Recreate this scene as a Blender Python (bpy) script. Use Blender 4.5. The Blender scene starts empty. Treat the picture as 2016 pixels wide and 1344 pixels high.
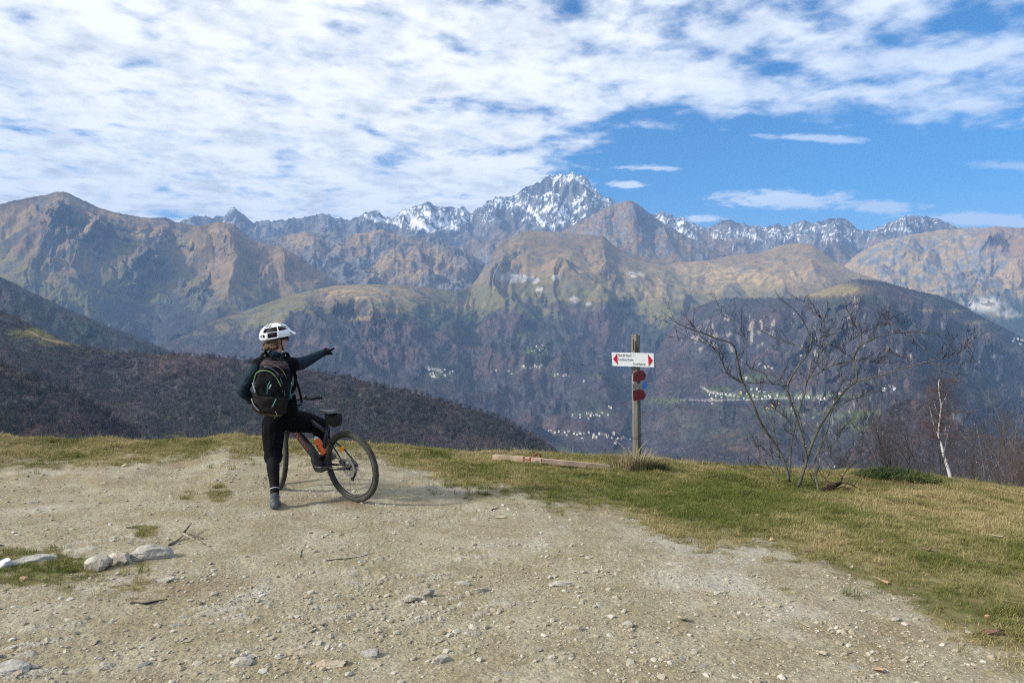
import bpy, bmesh, math, random
import numpy as np
from mathutils import Vector, Matrix, Euler
sc = bpy.context.scene
C = sc.collection
R = math.radians
random.seed(7)
# ---------------------------------------------------------------- camera
EYE = 1.63          # eye height above the track, metres
FOC = 1456.0        # focal length in photo pixels (26 mm on 36 mm)
cam_d = bpy.data.cameras.new('camera')
cam_d.sensor_width = 36.0
cam_d.lens = 26.0
cam_d.clip_start = 0.05
cam_d.clip_end = 60000.0
cam = bpy.data.objects.new('camera', cam_d)
C.objects.link(cam)
cam.location = (0, 0, EYE)
cam.rotation_euler = (R(90), 0, 0)
sc.camera = cam
# ---------------------------------------------------------------- sun and sky
TO_SUN = Vector((-0.80, -0.30, 0.52)).normalized()
SUN_EL = math.asin(TO_SUN.z)
SUN_ROT = math.atan2(TO_SUN.x, TO_SUN.y)
sd = bpy.data.lights.new('sun', 'SUN')
sd.energy = 5.0
sd.angle = R(6.5)
sd.color = (1.0, 0.93, 0.82)
sun = bpy.data.objects.new('sun', sd)
C.objects.link(sun)
sun.rotation_euler = (-TO_SUN).to_track_quat('-Z', 'Y').to_euler()
world = bpy.data.worlds.new('World')
sc.world = world
world.use_nodes = True
nt = world.node_tree
nt.nodes.clear()

def nd(nt, typ, ins=None, **props):
    n = nt.nodes.new(typ)
    for k, v in props.items():
        setattr(n, k, v)
    for k, v in (ins or {}).items():
        s = n.inputs[k]
        if hasattr(v, 'is_output') or isinstance(v, bpy.types.NodeSocket):
            nt.links.new(v, s)
        else:
            s.default_value = v
    return n

def mth(nt, op, a, b=0.0, c=0.0, clamp=False):
    return nd(nt, 'ShaderNodeMath', {0: a, 1: b, 2: c}, operation=op, use_clamp=clamp).outputs[0]

def sstep(nt, v, lo, hi, a=0.0, b=1.0):
    return nd(nt, 'ShaderNodeMapRange', {0: v, 1: lo, 2: hi, 3: a, 4: b}, interpolation_type='SMOOTHSTEP').outputs[0]

def noise(nt, vec, scale, detail=4.0, rough=0.55, dist=0.0, out=0):
    return nd(nt, 'ShaderNodeTexNoise', {'Vector': vec, 'Scale': scale, 'Detail': detail, 'Roughness': rough, 'Distortion': dist}).outputs[out]

def mixc(nt, fac, a, b, blend='MIX'):
    n = nt.nodes.new('ShaderNodeMix')
    n.data_type = 'RGBA'
    n.blend_type = blend
    for k, v in ((0, fac), (6, a), (7, b)):
        if isinstance(v, bpy.types.NodeSocket):
            nt.links.new(v, n.inputs[k])
        else:
            n.inputs[k].default_value = v if not isinstance(v, tuple) or len(v) == 4 else (*v, 1)
    return n.outputs[2]

def build_world():
    sky = nd(nt, 'ShaderNodeTexSky', sky_type='NISHITA', sun_disc=False, sun_elevation=SUN_EL, sun_rotation=SUN_ROT,
             altitude=1600.0, air_density=1.0, dust_density=0.35, ozone_density=2.2)
    tc = nd(nt, 'ShaderNodeTexCoord').outputs['Generated']
    s = nd(nt, 'ShaderNodeSeparateXYZ', {0: tc})
    z = mth(nt, 'ADD', mth(nt, 'MAXIMUM', s.outputs[2], 0.0), 0.12)
    u = mth(nt, 'DIVIDE', s.outputs[0], z)
    v = mth(nt, 'DIVIDE', s.outputs[1], z)
    p = nd(nt, 'ShaderNodeCombineXYZ', {0: u, 1: v, 2: 0.0}).outputs[0]
    # rotate slightly so that the cloud rows run obliquely
    mp = nd(nt, 'ShaderNodeMapping', {'Vector': p, 'Rotation': (0, 0, R(-22)), 'Scale': (1.0, 1.05, 1)}).outputs[0]
    cells = noise(nt, mp, 5.2, 6.0, 0.50, 0.1)
    fine = noise(nt, mp, 17.0, 6.0, 0.6, 0.2)
    big = noise(nt, mp, 1.1, 3.0, 0.5)
    right = sstep(nt, u, -0.05, 0.50)
    far = sstep(nt, v, 2.12, 2.72)
    clear = mth(nt, 'MULTIPLY', right, far)
    thin = sstep(nt, u, -0.7, 1.3)
    d = mth(nt, 'ADD', mth(nt, 'MULTIPLY', cells, 0.72), mth(nt, 'ADD', mth(nt, 'MULTIPLY', fine, 0.10), mth(nt, 'MULTIPLY', big, 0.18)))
    bias = mth(nt, 'SUBTRACT', 0.140, mth(nt, 'ADD', mth(nt, 'MULTIPLY', clear, 0.36), mth(nt, 'MULTIPLY', thin, 0.122)))
    dens = mth(nt, 'ADD', d, bias)
    alpha = sstep(nt, dens, 0.425, 0.635)
    # a few low clouds far off on the clear side
    wn = mth(nt, 'ADD', mth(nt, 'MULTIPLY', noise(nt, p, 7.0, 6.0, 0.6, 0.4), 0.75), mth(nt, 'MULTIPLY', noise(nt, p, 24.0, 4.0, 0.6), 0.25))
    for cx, cy_, a_, b_, k in ((1.16, 3.12, .38, .16, 1.0), (1.55, 3.16, .24, .13, .85), (1.0, 2.45, .24, .045, .7), (.54, 2.78, .17, .045, .75), (.46, 2.98, .09, .05, .9), (2.05, 3.27, .40, .17, .95), (.90, 3.45, .15, .10, 1.0), (1.75, 2.60, .2, .06, .5), (-.08, 2.98, .40, .42, 1.0)):
        du = mth(nt, 'DIVIDE', mth(nt, 'SUBTRACT', u, cx), a_); dv = mth(nt, 'DIVIDE', mth(nt, 'SUBTRACT', v, cy_), b_)
        r2 = mth(nt, 'SQRT', mth(nt, 'ADD', mth(nt, 'MULTIPLY', du, du), mth(nt, 'MULTIPLY', dv, dv)))
        body = mth(nt, 'SUBTRACT', mth(nt, 'MULTIPLY', wn, 1.5), mth(nt, 'MULTIPLY', r2, 0.55))
        alpha = mth(nt, 'MAXIMUM', alpha, mth(nt, 'MULTIPLY', sstep(nt, body, 0.22, 0.58), 0.92 * k))
    # cloud shade: thick cores are greyer, thin edges brighter
    off = nd(nt, 'ShaderNodeMapping', {'Vector': mp, 'Location': (0.10, 0.04, 0)}).outputs[0]
    shade = mth(nt, 'ADD', mth(nt, 'MULTIPLY', noise(nt, off, 4.2, 6.0, 0.55), 0.7), mth(nt, 'MULTIPLY', noise(nt, off, 14.0, 4.0, 0.6), 0.3))
    thick = mth(nt, 'MULTIPLY', sstep(nt, shade, 0.42, 0.66), sstep(nt, dens, 0.50, 0.68))
    ccol = mixc(nt, thick, (1.0, 0.99, 0.95, 1), (0.55, 0.585, 0.61, 1))
    # on the sun's side the veil is brighter, away from it it takes the sky's blue
    ccol = mixc(nt, sstep(nt, u, -0.2, 1.7, 0.0, 0.75), ccol, (0.50, 0.62, 0.82, 1))
    hs = nd(nt, 'ShaderNodeHueSaturation', {'Hue': 0.5, 'Saturation': 1.62, 'Value': 0.9, 'Color': sky.outputs[0]}).outputs[0]
    b1 = nd(nt, 'ShaderNodeBackground', {'Color': hs, 'Strength': 0.115})
    b2 = nd(nt, 'ShaderNodeBackground', {'Color': ccol, 'Strength': 0.94})
    mx = nd(nt, 'ShaderNodeMixShader', {0: mth(nt, 'MULTIPLY', alpha, 0.97), 1: b1.outputs[0], 2: b2.outputs[0]})
    out = nt.nodes.new('ShaderNodeOutputWorld')
    nt.links.new(mx.outputs[0], out.inputs[0])
build_world()
world.cycles.sampling_method = 'MANUAL'
world.cycles.sample_map_resolution = 512
vs = sc.view_settings
vs.view_transform = 'Standard'
vs.look = 'None'
vs.exposure = 0.56
vs.gamma = 1.0
vs.use_curve_mapping = False
cy = sc.cycles
cy.use_denoising = False      # the fine grain of the photograph is kept
cy.filter_width = 1.1
cy.max_bounces = 5
cy.diffuse_bounces = 2
cy.glossy_bounces = 2
cy.transmission_bounces = 3
cy.transparent_max_bounces = 6
cy.volume_bounces = 0
cy.sample_clamp_indirect = 3.0
cy.caustics_reflective = False
cy.caustics_refractive = False
# ---------------------------------------------------------------- numeric helpers
def hsh(ix, iy, seed):
    with np.errstate(over='ignore'):
        h = (ix.astype(np.int64).astype(np.uint32) * np.uint32(374761393) + iy.astype(np.int64).astype(np.uint32) * np.uint32(668265263)
             + np.uint32((seed * 974634777) & 0xffffffff))
        h = (h ^ (h >> np.uint32(13))) * np.uint32(1274126177)
        h = (h ^ (h >> np.uint32(16))) * np.uint32(2246822519)
        return h ^ (h >> np.uint32(13))

_ang = np.linspace(0, 2 * np.pi, 256, endpoint=False)
GX, GY = np.cos(_ang), np.sin(_ang)

def perlin(x, y, seed=0):
    x = np.asarray(x, float); y = np.asarray(y, float)
    ix = np.floor(x); iy = np.floor(y)
    fx = x - ix; fy = y - iy
    u = fx * fx * fx * (fx * (fx * 6 - 15) + 10)
    v = fy * fy * fy * (fy * (fy * 6 - 15) + 10)
    def g(dx, dy):
        h = hsh(ix + dx, iy + dy, seed) & np.uint32(255)
        return GX[h] * (fx - dx) + GY[h] * (fy - dy)
    a = g(0, 0); b = g(1, 0); c = g(0, 1); d = g(1, 1)
    return (a + (b - a) * u + ((c + (d - c) * u) - (a + (b - a) * u)) * v) * 1.5

def fbm(x, y, octv=5, gain=0.5, seed=0, lac=2.03):
    s = 0; a = 1.0; f = 1.0; t = 0
    for i in range(octv):
        s = s + a * perlin(x * f + 17.3 * i, y * f - 9.1 * i, seed + i)
        t += a; a *= gain; f *= lac
    return s / t

def ridged(x, y, octv=5, gain=0.55, seed=0, lac=2.05):
    s = 0; a = 1.0; f = 1.0; t = 0; w = 1.0
    for i in range(octv):
        n = 1 - np.abs(perlin(x * f + 31.7 * i, y * f + 5.9 * i, seed + i)) * 1.25
        n = n * n * w
        w = np.clip(n * 1.7, 0, 1)
        s = s + a * n
        t += a; a *= gain; f *= lac
    return s / t

def erosion(x, y, gx, gy, wl, amp, octv=4, seed=0, gain=0.44):
    """gullies that run down the slope (gx, gy), finest last"""
    H = np.zeros_like(x); hx = np.zeros_like(x); hy = np.zeros_like(x)
    f = 1.0 / wl; a = amp
    for o in range(octv):
        sx = gx + hx; sy = gy + hy
        L = np.sqrt(sx * sx + sy * sy) + 1e-6
        m = np.clip(L * 2.2, 0, 1)
        dx, dy = -sy / L, sx / L
        X = x * f; Y = y * f
        ix = np.floor(X); iy = np.floor(Y)
        fx = X - ix; fy = Y - iy
        va = np.zeros_like(x); vx = np.zeros_like(x); vy = np.zeros_like(x); wt = np.zeros_like(x)
        for i in range(-1, 2):
            for j in range(-1, 2):
                h = hsh(ix + i, iy + j, seed + 31 * o)
                px = fx - i - (h & np.uint32(1023)).astype(float) / 1023.0
                py = fy - j - ((h >> np.uint32(10)) & np.uint32(1023)).astype(float) / 1023.0
                w = np.exp(-(px * px + py * py) * 2.0)
                mag = (px * dx + py * dy) * 2 * np.pi
                cs = np.cos(mag); sn = -np.sin(mag)
                va += cs * w; vx += sn * dx * w; vy += sn * dy * w; wt += w
        wt += 1e-6
        q = np.clip(va / wt, -1, 1)
        H += a * m * (1 - 1.5 * np.sqrt(np.clip((1 - q) * 0.5, 0, 1)))
        hx += a * f * 2 * np.pi * vx / wt * m * 0.6
        hy += a * f * 2 * np.pi * vy / wt * m * 0.6
        a *= gain; f *= 2.0
    return H

def ss(x, lo, hi):
    t = np.clip((x - lo) / (hi - lo), 0, 1)
    return t * t * (3 - 2 * t)

def pl(px, pts):
    """a poly-line through (px, value) pairs"""
    a = np.array(pts, float)
    return np.interp(px, a[:, 0], a[:, 1])

def blob(PX, PY, cx, cy, rx, ry, soft=0.5):
    d = np.sqrt(((PX - cx) / rx) ** 2 + ((PY - cy) / ry) ** 2)
    return 1 - ss(d, 1 - soft, 1 + soft)

def at(px, py, Y):
    """the point that lies at depth Y on the line of sight through photo pixel px, py"""
    return Vector(((px - 1008.0) / FOC * Y, Y, EYE - (py - 672.0) / FOC * Y))

def lerp3(a, b, f):
    return a * (1 - f[..., None]) + b * f[..., None]

def colr(*c):
    return np.array(c, float)

# ---------------------------------------------------------------- mesh helpers
def mesh_np(name, verts, faces, mats=(), smooth=True, attrs=None, link=True, midx=None):
    """verts (n,3); faces: (m,4) or (m,3) int array"""
    me = bpy.data.meshes.new(name)
    verts = np.ascontiguousarray(verts, dtype=np.float32); faces = np.ascontiguousarray(faces, dtype=np.int32)
    k = faces.shape[1]
    me.vertices.add(len(verts)); me.vertices.foreach_set('co', verts.ravel())
    me.loops.add(faces.size); me.loops.foreach_set('vertex_index', faces.ravel())
    me.polygons.add(len(faces))
    me.polygons.foreach_set('loop_start', np.arange(0, faces.size, k, dtype=np.int32))
    me.polygons.foreach_set('loop_total', np.full(len(faces), k, dtype=np.int32))
    me.update(calc_edges=True)
    if smooth:
        me.polygons.foreach_set('use_smooth', np.ones(len(faces), dtype=bool))
    if midx is not None:
        me.polygons.foreach_set('material_index', np.ascontiguousarray(midx, dtype=np.int32))
    for m in mats:
        me.materials.append(m)
    for an, av in (attrs or {}).items():
        av = np.ascontiguousarray(av, dtype=np.float32)
        if av.ndim == 2:
            if av.shape[1] == 3:
                av = np.concatenate([av, np.ones((len(av), 1), np.float32)], 1)
            A = me.attributes.new(an, 'FLOAT_COLOR', 'POINT'); A.data.foreach_set('color', np.ascontiguousarray(av).ravel())
        else:
            A = me.attributes.new(an, 'FLOAT', 'POINT'); A.data.foreach_set('value', av)
    ob = bpy.data.objects.new(name, me)
    if link:
        C.objects.link(ob)
    return ob

def grid_faces(nr, nc, wrap=False):
    r = np.arange(nr - 1)[:, None] * nc
    c = np.arange(nc if wrap else nc - 1)[None, :]
    c2 = (c + 1) % nc
    a = (r + c).ravel(); b = (r + c2).ravel(); d = (r + nc + c2).ravel(); e = (r + nc + c).ravel()
    return np.stack([a, b, d, e], 1)

def empty(name, loc=(0, 0, 0), rz=0.0):
    o = bpy.data.objects.new(name, None)
    o.empty_display_size = 0.1
    C.objects.link(o)
    o.location = loc
    o.rotation_euler = (0, 0, rz)
    return o

def tag(o, label=None, cat=None, group=None, kind=None):
    if label: o['label'] = label
    if cat: o['category'] = cat
    if group: o['group'] = group
    if kind: o['kind'] = kind
    return o

class MB:
    """collects verts and faces with a material slot each, and links them as ONE mesh"""
    def __init__(s):
        s.v = []; s.f = []; s.m = []; s.p = []
    def add(s, vs, fs, mi=0):
        o = len(s.v); s.p.append((o, len(s.f)))
        s.v.extend([tuple(v) for v in vs])
        for f in fs:
            s.f.append(tuple(i + o for i in f)); s.m.append(mi)
    def box(s, c, size, rot=None, mi=0, taper=1.0):
        hx, hy, hz = size[0] / 2, size[1] / 2, size[2] / 2
        vs = []
        for z, k in ((-hz, 1.0), (hz, taper)):
            for x, y in ((-hx, -hy), (hx, -hy), (hx, hy), (-hx, hy)):
                v = Vector((x * k, y * k, z))
                if rot is not None: v = rot @ v
                vs.append(v + Vector(c))
        s.add(vs, [(3, 2, 1, 0), (4, 5, 6, 7), (0, 1, 5, 4), (1, 2, 6, 5), (2, 3, 7, 6), (3, 0, 4, 7)], mi)
    def tube(s, pts, rad, n=8, mi=0, cap=True, squash=None):
        pts = [Vector(p) for p in pts]
        if not hasattr(rad, '__len__'): rad = [rad] * len(pts)
        vs = []; prev = None
        for i, p in enumerate(pts):
            t = (pts[min(i + 1, len(pts) - 1)] - pts[max(i - 1, 0)])
            if t.length < 1e-9: t = Vector((0, 0, 1))
            t.normalize()
            if prev is None:
                a = Vector((0, 0, 1)) if abs(t.z) < 0.9 else Vector((1, 0, 0))
                n1 = t.cross(a).normalized()
            else:
                n1 = (prev - t * prev.dot(t))
                if n1.length < 1e-6: n1 = t.orthogonal()
                n1.normalize()
            prev = n1
            n2 = t.cross(n1)
            for k in range(n):
                an = 2 * math.pi * k / n
                vs.append(p + (n1 * math.cos(an) + n2 * math.sin(an) * (squash or 1.0)) * rad[i])
        fs = []
        for i in range(len(pts) - 1):
            for k in range(n):
                k2 = (k + 1) % n
                fs.append((i * n + k, i * n + k2, (i + 1) * n + k2, (i + 1) * n + k))
        if cap:
            fs.append(tuple(range(n - 1, -1, -1)))
            fs.append(tuple(range((len(pts) - 1) * n, len(pts) * n)))
        s.add(vs, fs, mi)
    def ball(s, c, r, rot=None, nu=12, nv=8, mi=0):
        if not hasattr(r, '__len__'): r = (r, r, r)
        vs = []; fs = []
        for i in range(nv + 1):
            ph = math.pi * i / nv
            for k in range(nu):
                an = 2 * math.pi * k / nu
                v = Vector((r[0] * math.sin(ph) * math.cos(an), r[1] * math.sin(ph) * math.sin(an), r[2] * math.cos(ph)))
                if rot is not None: v = rot @ v
                vs.append(v + Vector(c))
        for i in range(nv):
            for k in range(nu):
                k2 = (k + 1) % nu
                fs.append((i * nu + k, (i + 1) * nu + k, (i + 1) * nu + k2, i * nu + k2))
        s.add(vs, fs, mi)
    def torus(s, c, Rr, r, nu=48, nv=10, axis='Y', mi=0, squash=1.0):
        """ring round the given axis; squash scales the tube along the axis"""
        vs = []; fs = []
        for i in range(nu):
            a = 2 * math.pi * i / nu
            for k in range(nv):
                b = 2 * math.pi * k / nv
                q = Rr + r * math.cos(b); h = r * math.sin(b) * squash
                if axis == 'Y': v = Vector((q * math.cos(a), h, q * math.sin(a)))
                elif axis == 'Z': v = Vector((q * math.cos(a), q * math.sin(a), h))
                else: v = Vector((h, q * math.cos(a), q * math.sin(a)))
                vs.append(v + Vector(c))
        for i in range(nu):
            for k in range(nv):
                i2 = (i + 1) % nu; k2 = (k + 1) % nv
                fs.append((i * nv + k, i * nv + k2, i2 * nv + k2, i2 * nv + k))
        s.add(vs, fs, mi)
    def disc(s, c, r0, r1, axis='Y', n=32, th=0.002, mi=0):
        """flat ring of thickness th"""
        vs = []; fs = []
        for i in range(n):
            a = 2 * math.pi * i / n
            for q, h in ((r0, -th / 2), (r1, -th / 2), (r1, th / 2), (r0, th / 2)):
                if axis == 'Y': v = Vector((q * math.cos(a), h, q * math.sin(a)))
                elif axis == 'Z': v = Vector((q * math.cos(a), q * math.sin(a), h))
                else: v = Vector((h, q * math.cos(a), q * math.sin(a)))
                vs.append(v + Vector(c))
        for i in range(n):
            i2 = (i + 1) % n
            for k in range(4):
                k2 = (k + 1) % 4
                fs.append((i * 4 + k, i * 4 + k2, i2 * 4 + k2, i2 * 4 + k))
        s.add(vs, fs, mi)
    def prism(s, poly, th, M=None, mi=0):
        """a polygon in the local XZ plane given a thickness along Y"""
        n = len(poly); M = M or Matrix()
        vs = [M @ Vector((x, -th / 2, z)) for x, z in poly] + [M @ Vector((x, th / 2, z)) for x, z in poly]
        fs = [tuple(range(n)), tuple(range(2 * n - 1, n - 1, -1))]
        for i in range(n):
            j = (i + 1) % n
            fs.append((j, i, i + n, j + n))
        s.add(vs, fs, mi)
    def build_each(s, name, mats, parent=None, smooth=True, auto=None):
        """every separately added piece becomes a mesh of its own"""
        out = []
        for i, (v0, f0) in enumerate(s.p):
            v1, f1 = s.p[i + 1] if i + 1 < len(s.p) else (len(s.v), len(s.f))
            q = MB(); q.add(s.v[v0:v1], [tuple(k - v0 for k in f) for f in s.f[f0:f1]], s.m[f0])
            out.append(q.build(name, mats, parent, smooth, auto))
        return out
    def build(s, name, mats, parent=None, smooth=True, auto=None, mat_world=None):
        me = bpy.data.meshes.new(name)
        me.from_pydata(s.v, [], s.f)
        if not isinstance(mats, (list, tuple)): mats = [mats]
        for m in mats: me.materials.append(m)
        me.polygons.foreach_set('material_index', np.array(s.m, dtype=np.int32))
        me.polygons.foreach_set('use_smooth', np.full(len(s.f), bool(smooth)))
        me.update()
        ob = bpy.data.objects.new(name, me)
        C.objects.link(ob)
        if parent is not None: ob.parent = parent
        if mat_world is not None: ob.matrix_local = mat_world
        if auto:
            try: me.set_sharp_from_angle(angle=R(auto))
            except Exception: pass
        return ob

# ---------------------------------------------------------------- materials
MAT = {}
def mat(name, color, rough=0.7, metal=0.0, var=0.15, scale=20.0, bump=0.0, bscale=60.0, spec=0.4, color2=None, fac=(0.4, 0.65), detail=4.0, coords='Object', extra=None, stretch=None):
    """principled surface whose colour wanders with noise"""
    if name in MAT: return MAT[name]
    m = bpy.data.materials.new(name); m.use_nodes = True
    t = m.node_tree; b = t.nodes['Principled BSDF']
    tc = nd(t, 'ShaderNodeTexCoord').outputs[coords]
    if stretch:
        tc = nd(t, 'ShaderNodeMapping', {'Vector': tc, 'Scale': stretch}).outputs[0]
    n1 = noise(t, tc, scale, detail, 0.6)
    c = mixc(t, sstep(t, n1, 0.3, 0.7), tuple(x * (1 - var) for x in color), tuple(min(1, x * (1 + var)) for x in color))
    if color2:
        n2 = noise(t, tc, scale * 0.37, 5.0, 0.6)
        c = mixc(t, sstep(t, n2, *fac), c, color2)
    t.links.new(c, b.inputs['Base Color'])
    b.inputs['Roughness'].default_value = rough
    b.inputs['Metallic'].default_value = metal
    b.inputs['Specular IOR Level'].default_value = spec
    if bump:
        nb = noise(t, tc, bscale, 5.0, 0.6)
        bn = nd(t, 'ShaderNodeBump', {'Height': nb, 'Strength': min(1.0, bump), 'Distance': 0.01 * max(1.0, bump)})
        t.links.new(bn.outputs[0], b.inputs['Normal'])
    MAT[name] = m
    return m
# ---------------------------------------------------------------- mountains
def terrain_mat(name, bump=0.6, s1=0.02, s2=0.075, lo=0.40, hi=1.65):
    m = bpy.data.materials.new(name); m.use_nodes = True
    t = m.node_tree; b = t.nodes['Principled BSDF']
    b.inputs['Roughness'].default_value = 1.0
    b.inputs['Specular IOR Level'].default_value = 0.0
    tc = nd(t, 'ShaderNodeTexCoord').outputs['Object']
    col = nd(t, 'ShaderNodeAttribute', attribute_name='col').outputs['Color']
    n1 = noise(t, tc, s1, 6.0, 0.62)
    n2 = noise(t, tc, s2, 4.0, 0.7)
    k = mth(t, 'ADD', mth(t, 'MULTIPLY', n1, 1.3), mth(t, 'MULTIPLY', n2, 0.9))
    k = sstep(t, k, 0.65, 1.55, lo, hi)
    c = mixc(t, 1.0, col, nd(t, 'ShaderNodeCombineColor', {0: k, 1: k, 2: k}).outputs[0], 'MULTIPLY')
    t.links.new(c, b.inputs['Base Color'])
    bn = nd(t, 'ShaderNodeBump', {'Height': mth(t, 'ADD', n1, n2), 'Strength': bump, 'Distance': 14.0})
    t.links.new(bn.outputs[0], b.inputs['Normal'])
    return m
TM = terrain_mat('mountain_ground')
TMG = terrain_mat('pasture_ground', 0.35, 0.012, 0.06, 0.62, 1.38)
TMN = terrain_mat('hill_ground', 0.5, 0.06, 0.4)

STRAW = colr(.262, .190, .100); OLIVE = colr(.115, .112, .050); HEATH = colr(.130, .085, .058)
WOOD = colr(.056, .053, .061); WOODR = colr(.080, .060, .060); WOODG = colr(.045, .058, .046)
ROCK = colr(.145, .147, .150); ROCKD = colr(.050, .054, .062); ROCKL = colr(.36, .34, .31); SNOW = colr(.80, .82, .86)
LAYERS = {}

def seg_dist(PX, PY, pts):
    """signed distance (left of the line negative) to a poly-line and the position along it"""
    best = np.full(PX.shape, 1e9); sgn = np.ones(PX.shape); par = np.zeros(PX.shape)
    n = len(pts) - 1
    for i in range(n):
        ax, ay = pts[i]; bx, by = pts[i + 1]
        dx, dy = bx - ax, by - ay
        tt = np.clip(((PX - ax) * dx + (PY - ay) * dy) / (dx * dx + dy * dy), 0, 1)
        ex = PX - (ax + tt * dx); ey = PY - (ay + tt * dy)
        d = np.sqrt(ex * ex + ey * ey)
        m = d < best
        best = np.where(m, d, best); par = np.where(m, (i + tt) / n, par)
        sgn = np.where(m, np.sign(ex * dy - ey * dx), sgn)
    return best, sgn, par

def boxblur(a, r=3):
    for ax in (0, 1):
        p = np.pad(a, [(r + 1, r) if i == ax else (0, 0) for i in (0, 1)], mode='edge').cumsum(ax)
        n = a.shape[ax]
        a = (np.take(p, np.arange(2 * r + 1, 2 * r + 1 + n), ax) - np.take(p, np.arange(0, n), ax)) / (2 * r + 1)
    return a

def layer(name, ridge, base, Yr, Yb, px0, px1, ncol, nrow, paint, e=1.3, relief=0.0, rwl=900.0, gully=0.0, gwl=500.0, goct=4, rough=0.0,
          rrough=0.0, rrwl=14.0, spurs=(), canopy=0.0, back=0.75, seed=1, ridged_amp=0.0, ridged_wl=600.0, material=None, fold=0.62):
    ncol = int(ncol * 0.67); nrow = int(nrow * 0.66)
    px = np.linspace(px0, px1, ncol)
    rp = pl(px, ridge); bp = pl(px, base); yr = pl(px, Yr); yb = pl(px, Yb)
    kern = np.ones(5) / 5.0
    if not rrough:
        rp = np.convolve(np.pad(rp, 2, mode='edge'), kern, 'valid')
    else:
        rp = rp - rrough * (ridged(px / rrwl, px * 0 + seed, 4, 0.6, seed + 50) - 0.45) * 2.0
    t = np.linspace(0, 1, nrow)[:, None]
    PX = np.broadcast_to(px[None], (nrow, ncol)).copy()
    PY = bp + (rp - bp) * t
    tb = np.broadcast_to(1 - t, PX.shape)
    Y = yb + (yr - yb) * (1 - (1 - t) ** e)
    for pts, amp, w, sharp in spurs:
        d, sg, par = seg_dist(PX, PY, pts)
        wob = fbm(PX / 40.0, PY / 40.0, 4, 0.5, seed + 7) * w * 0.35
        ww = w * (0.55 + 0.9 * par)
        pr = np.clip(1 - (d + wob) / ww, 0, 1)
        pr = pr * pr * (3 - 2 * pr) if sharp == 0 else pr ** sharp
        Y = Y - np.minimum(amp, fold * w * Y / FOC) * pr * ss(tb, 0.0, 0.10)
    X = (PX - 1008.0) / FOC * Y
    Z = EYE - (PY - 672.0) / FOC * Y
    env = ss(tb, 0.0, 0.16) * (0.25 + 0.75 * ss(1 - tb, 0.0, 0.12))
    hgt = (yr * (672 - rp) / FOC - yb * (672 - bp) / FOC)
    if relief:
        Z = Z + relief * env * fbm(X / rwl, Y / rwl, 5, 0.5, seed)
    if ridged_amp:
        wx = fbm(X / ridged_wl, Y / ridged_wl, 3, 0.5, seed + 90) * ridged_wl * 0.3
        Z = Z + ridged_amp * env * (ridged((X + wx) / ridged_wl, (Y - wx) / ridged_wl, 5, 0.45, seed + 3) - 0.5)
    if gully:
        zu = np.gradient(Z, axis=1); zv = np.gradient(Z, axis=0)
        xu = np.gradient(X, axis=1); xv = np.gradient(X, axis=0)
        yu = np.gradient(Y, axis=1); yv = np.gradient(Y, axis=0)
        det = xu * yv - xv * yu
        det = np.where(np.abs(det) < 1e-3, 1e-3, det)
        gx = (zu * yv - zv * yu) / det; gy = (xu * zv - xv * zu) / det
        gx = boxblur(gx); gy = boxblur(gy)
        gx = np.clip(gx, -1.5, 1.5); gy = np.clip(gy, -1.5, 1.5)
        Z = Z + (0.10 + 0.90 * ss(tb, 0.0, 0.10)) * gully * erosion(X, Y, gx, gy, gwl, 1.0, goct, seed + 11)
    if rough:
        Z = Z + rough * (0.3 + 0.7 * env) * fbm(X / 60.0, Y / 60.0, 4, 0.65, seed + 23)
    PY2 = 672.0 - (Z - EYE) / Y * FOC
    zu = np.gradient(Z, axis=1) / np.maximum(1e-3, np.abs(np.gradient(X, axis=1))); zv = np.gradient(Z, axis=0) / np.maximum(1e-3, np.abs(np.gradient(Y, axis=0)))
    steep = np.clip(np.sqrt(zu * zu + zv * zv), 0, 4)
    col, forest = paint(PX, PY2, X, Y, Z, steep, tb)
    if canopy:
        Z = Z + canopy * forest * (fbm(X / 22.0, Y / 22.0, 3, 0.7, seed + 77) + 0.4)
    # back slope
    nb = 7
    db = np.linspace(0, 1, nb + 1)[1:, None] ** 1.5
    depth = (yr - yb).mean() * 0.5 + 60
    XB = X[-1] * (1 + db * depth / Y[-1]); YB = Y[-1] + db * depth; ZB = np.maximum(Z[-1] - db * depth * back, -655.0)
    X = np.concatenate([X, XB]); Y = np.concatenate([Y, YB]); Z = np.concatenate([Z, ZB])
    col = np.concatenate([col, np.repeat(col[-1:], nb, 0)])
    ob = mesh_np(name, np.stack([X, Y, Z], -1).reshape(-1, 3), grid_faces(nrow + nb, ncol), [material or TM], True, {'col': col.reshape(-1, 3)})
    LAYERS[name] = dict(X=X[:nrow], Y=Y[:nrow], Z=Z[:nrow], PX=PX, PY=PY2, forest=forest)
    return tag(ob, kind='structure')

def var3(X, Y, wl, seed):
    return np.clip(fbm(X / wl, Y / wl, 5, 0.55, seed) * 1.1 + 0.5, 0, 1)

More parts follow.
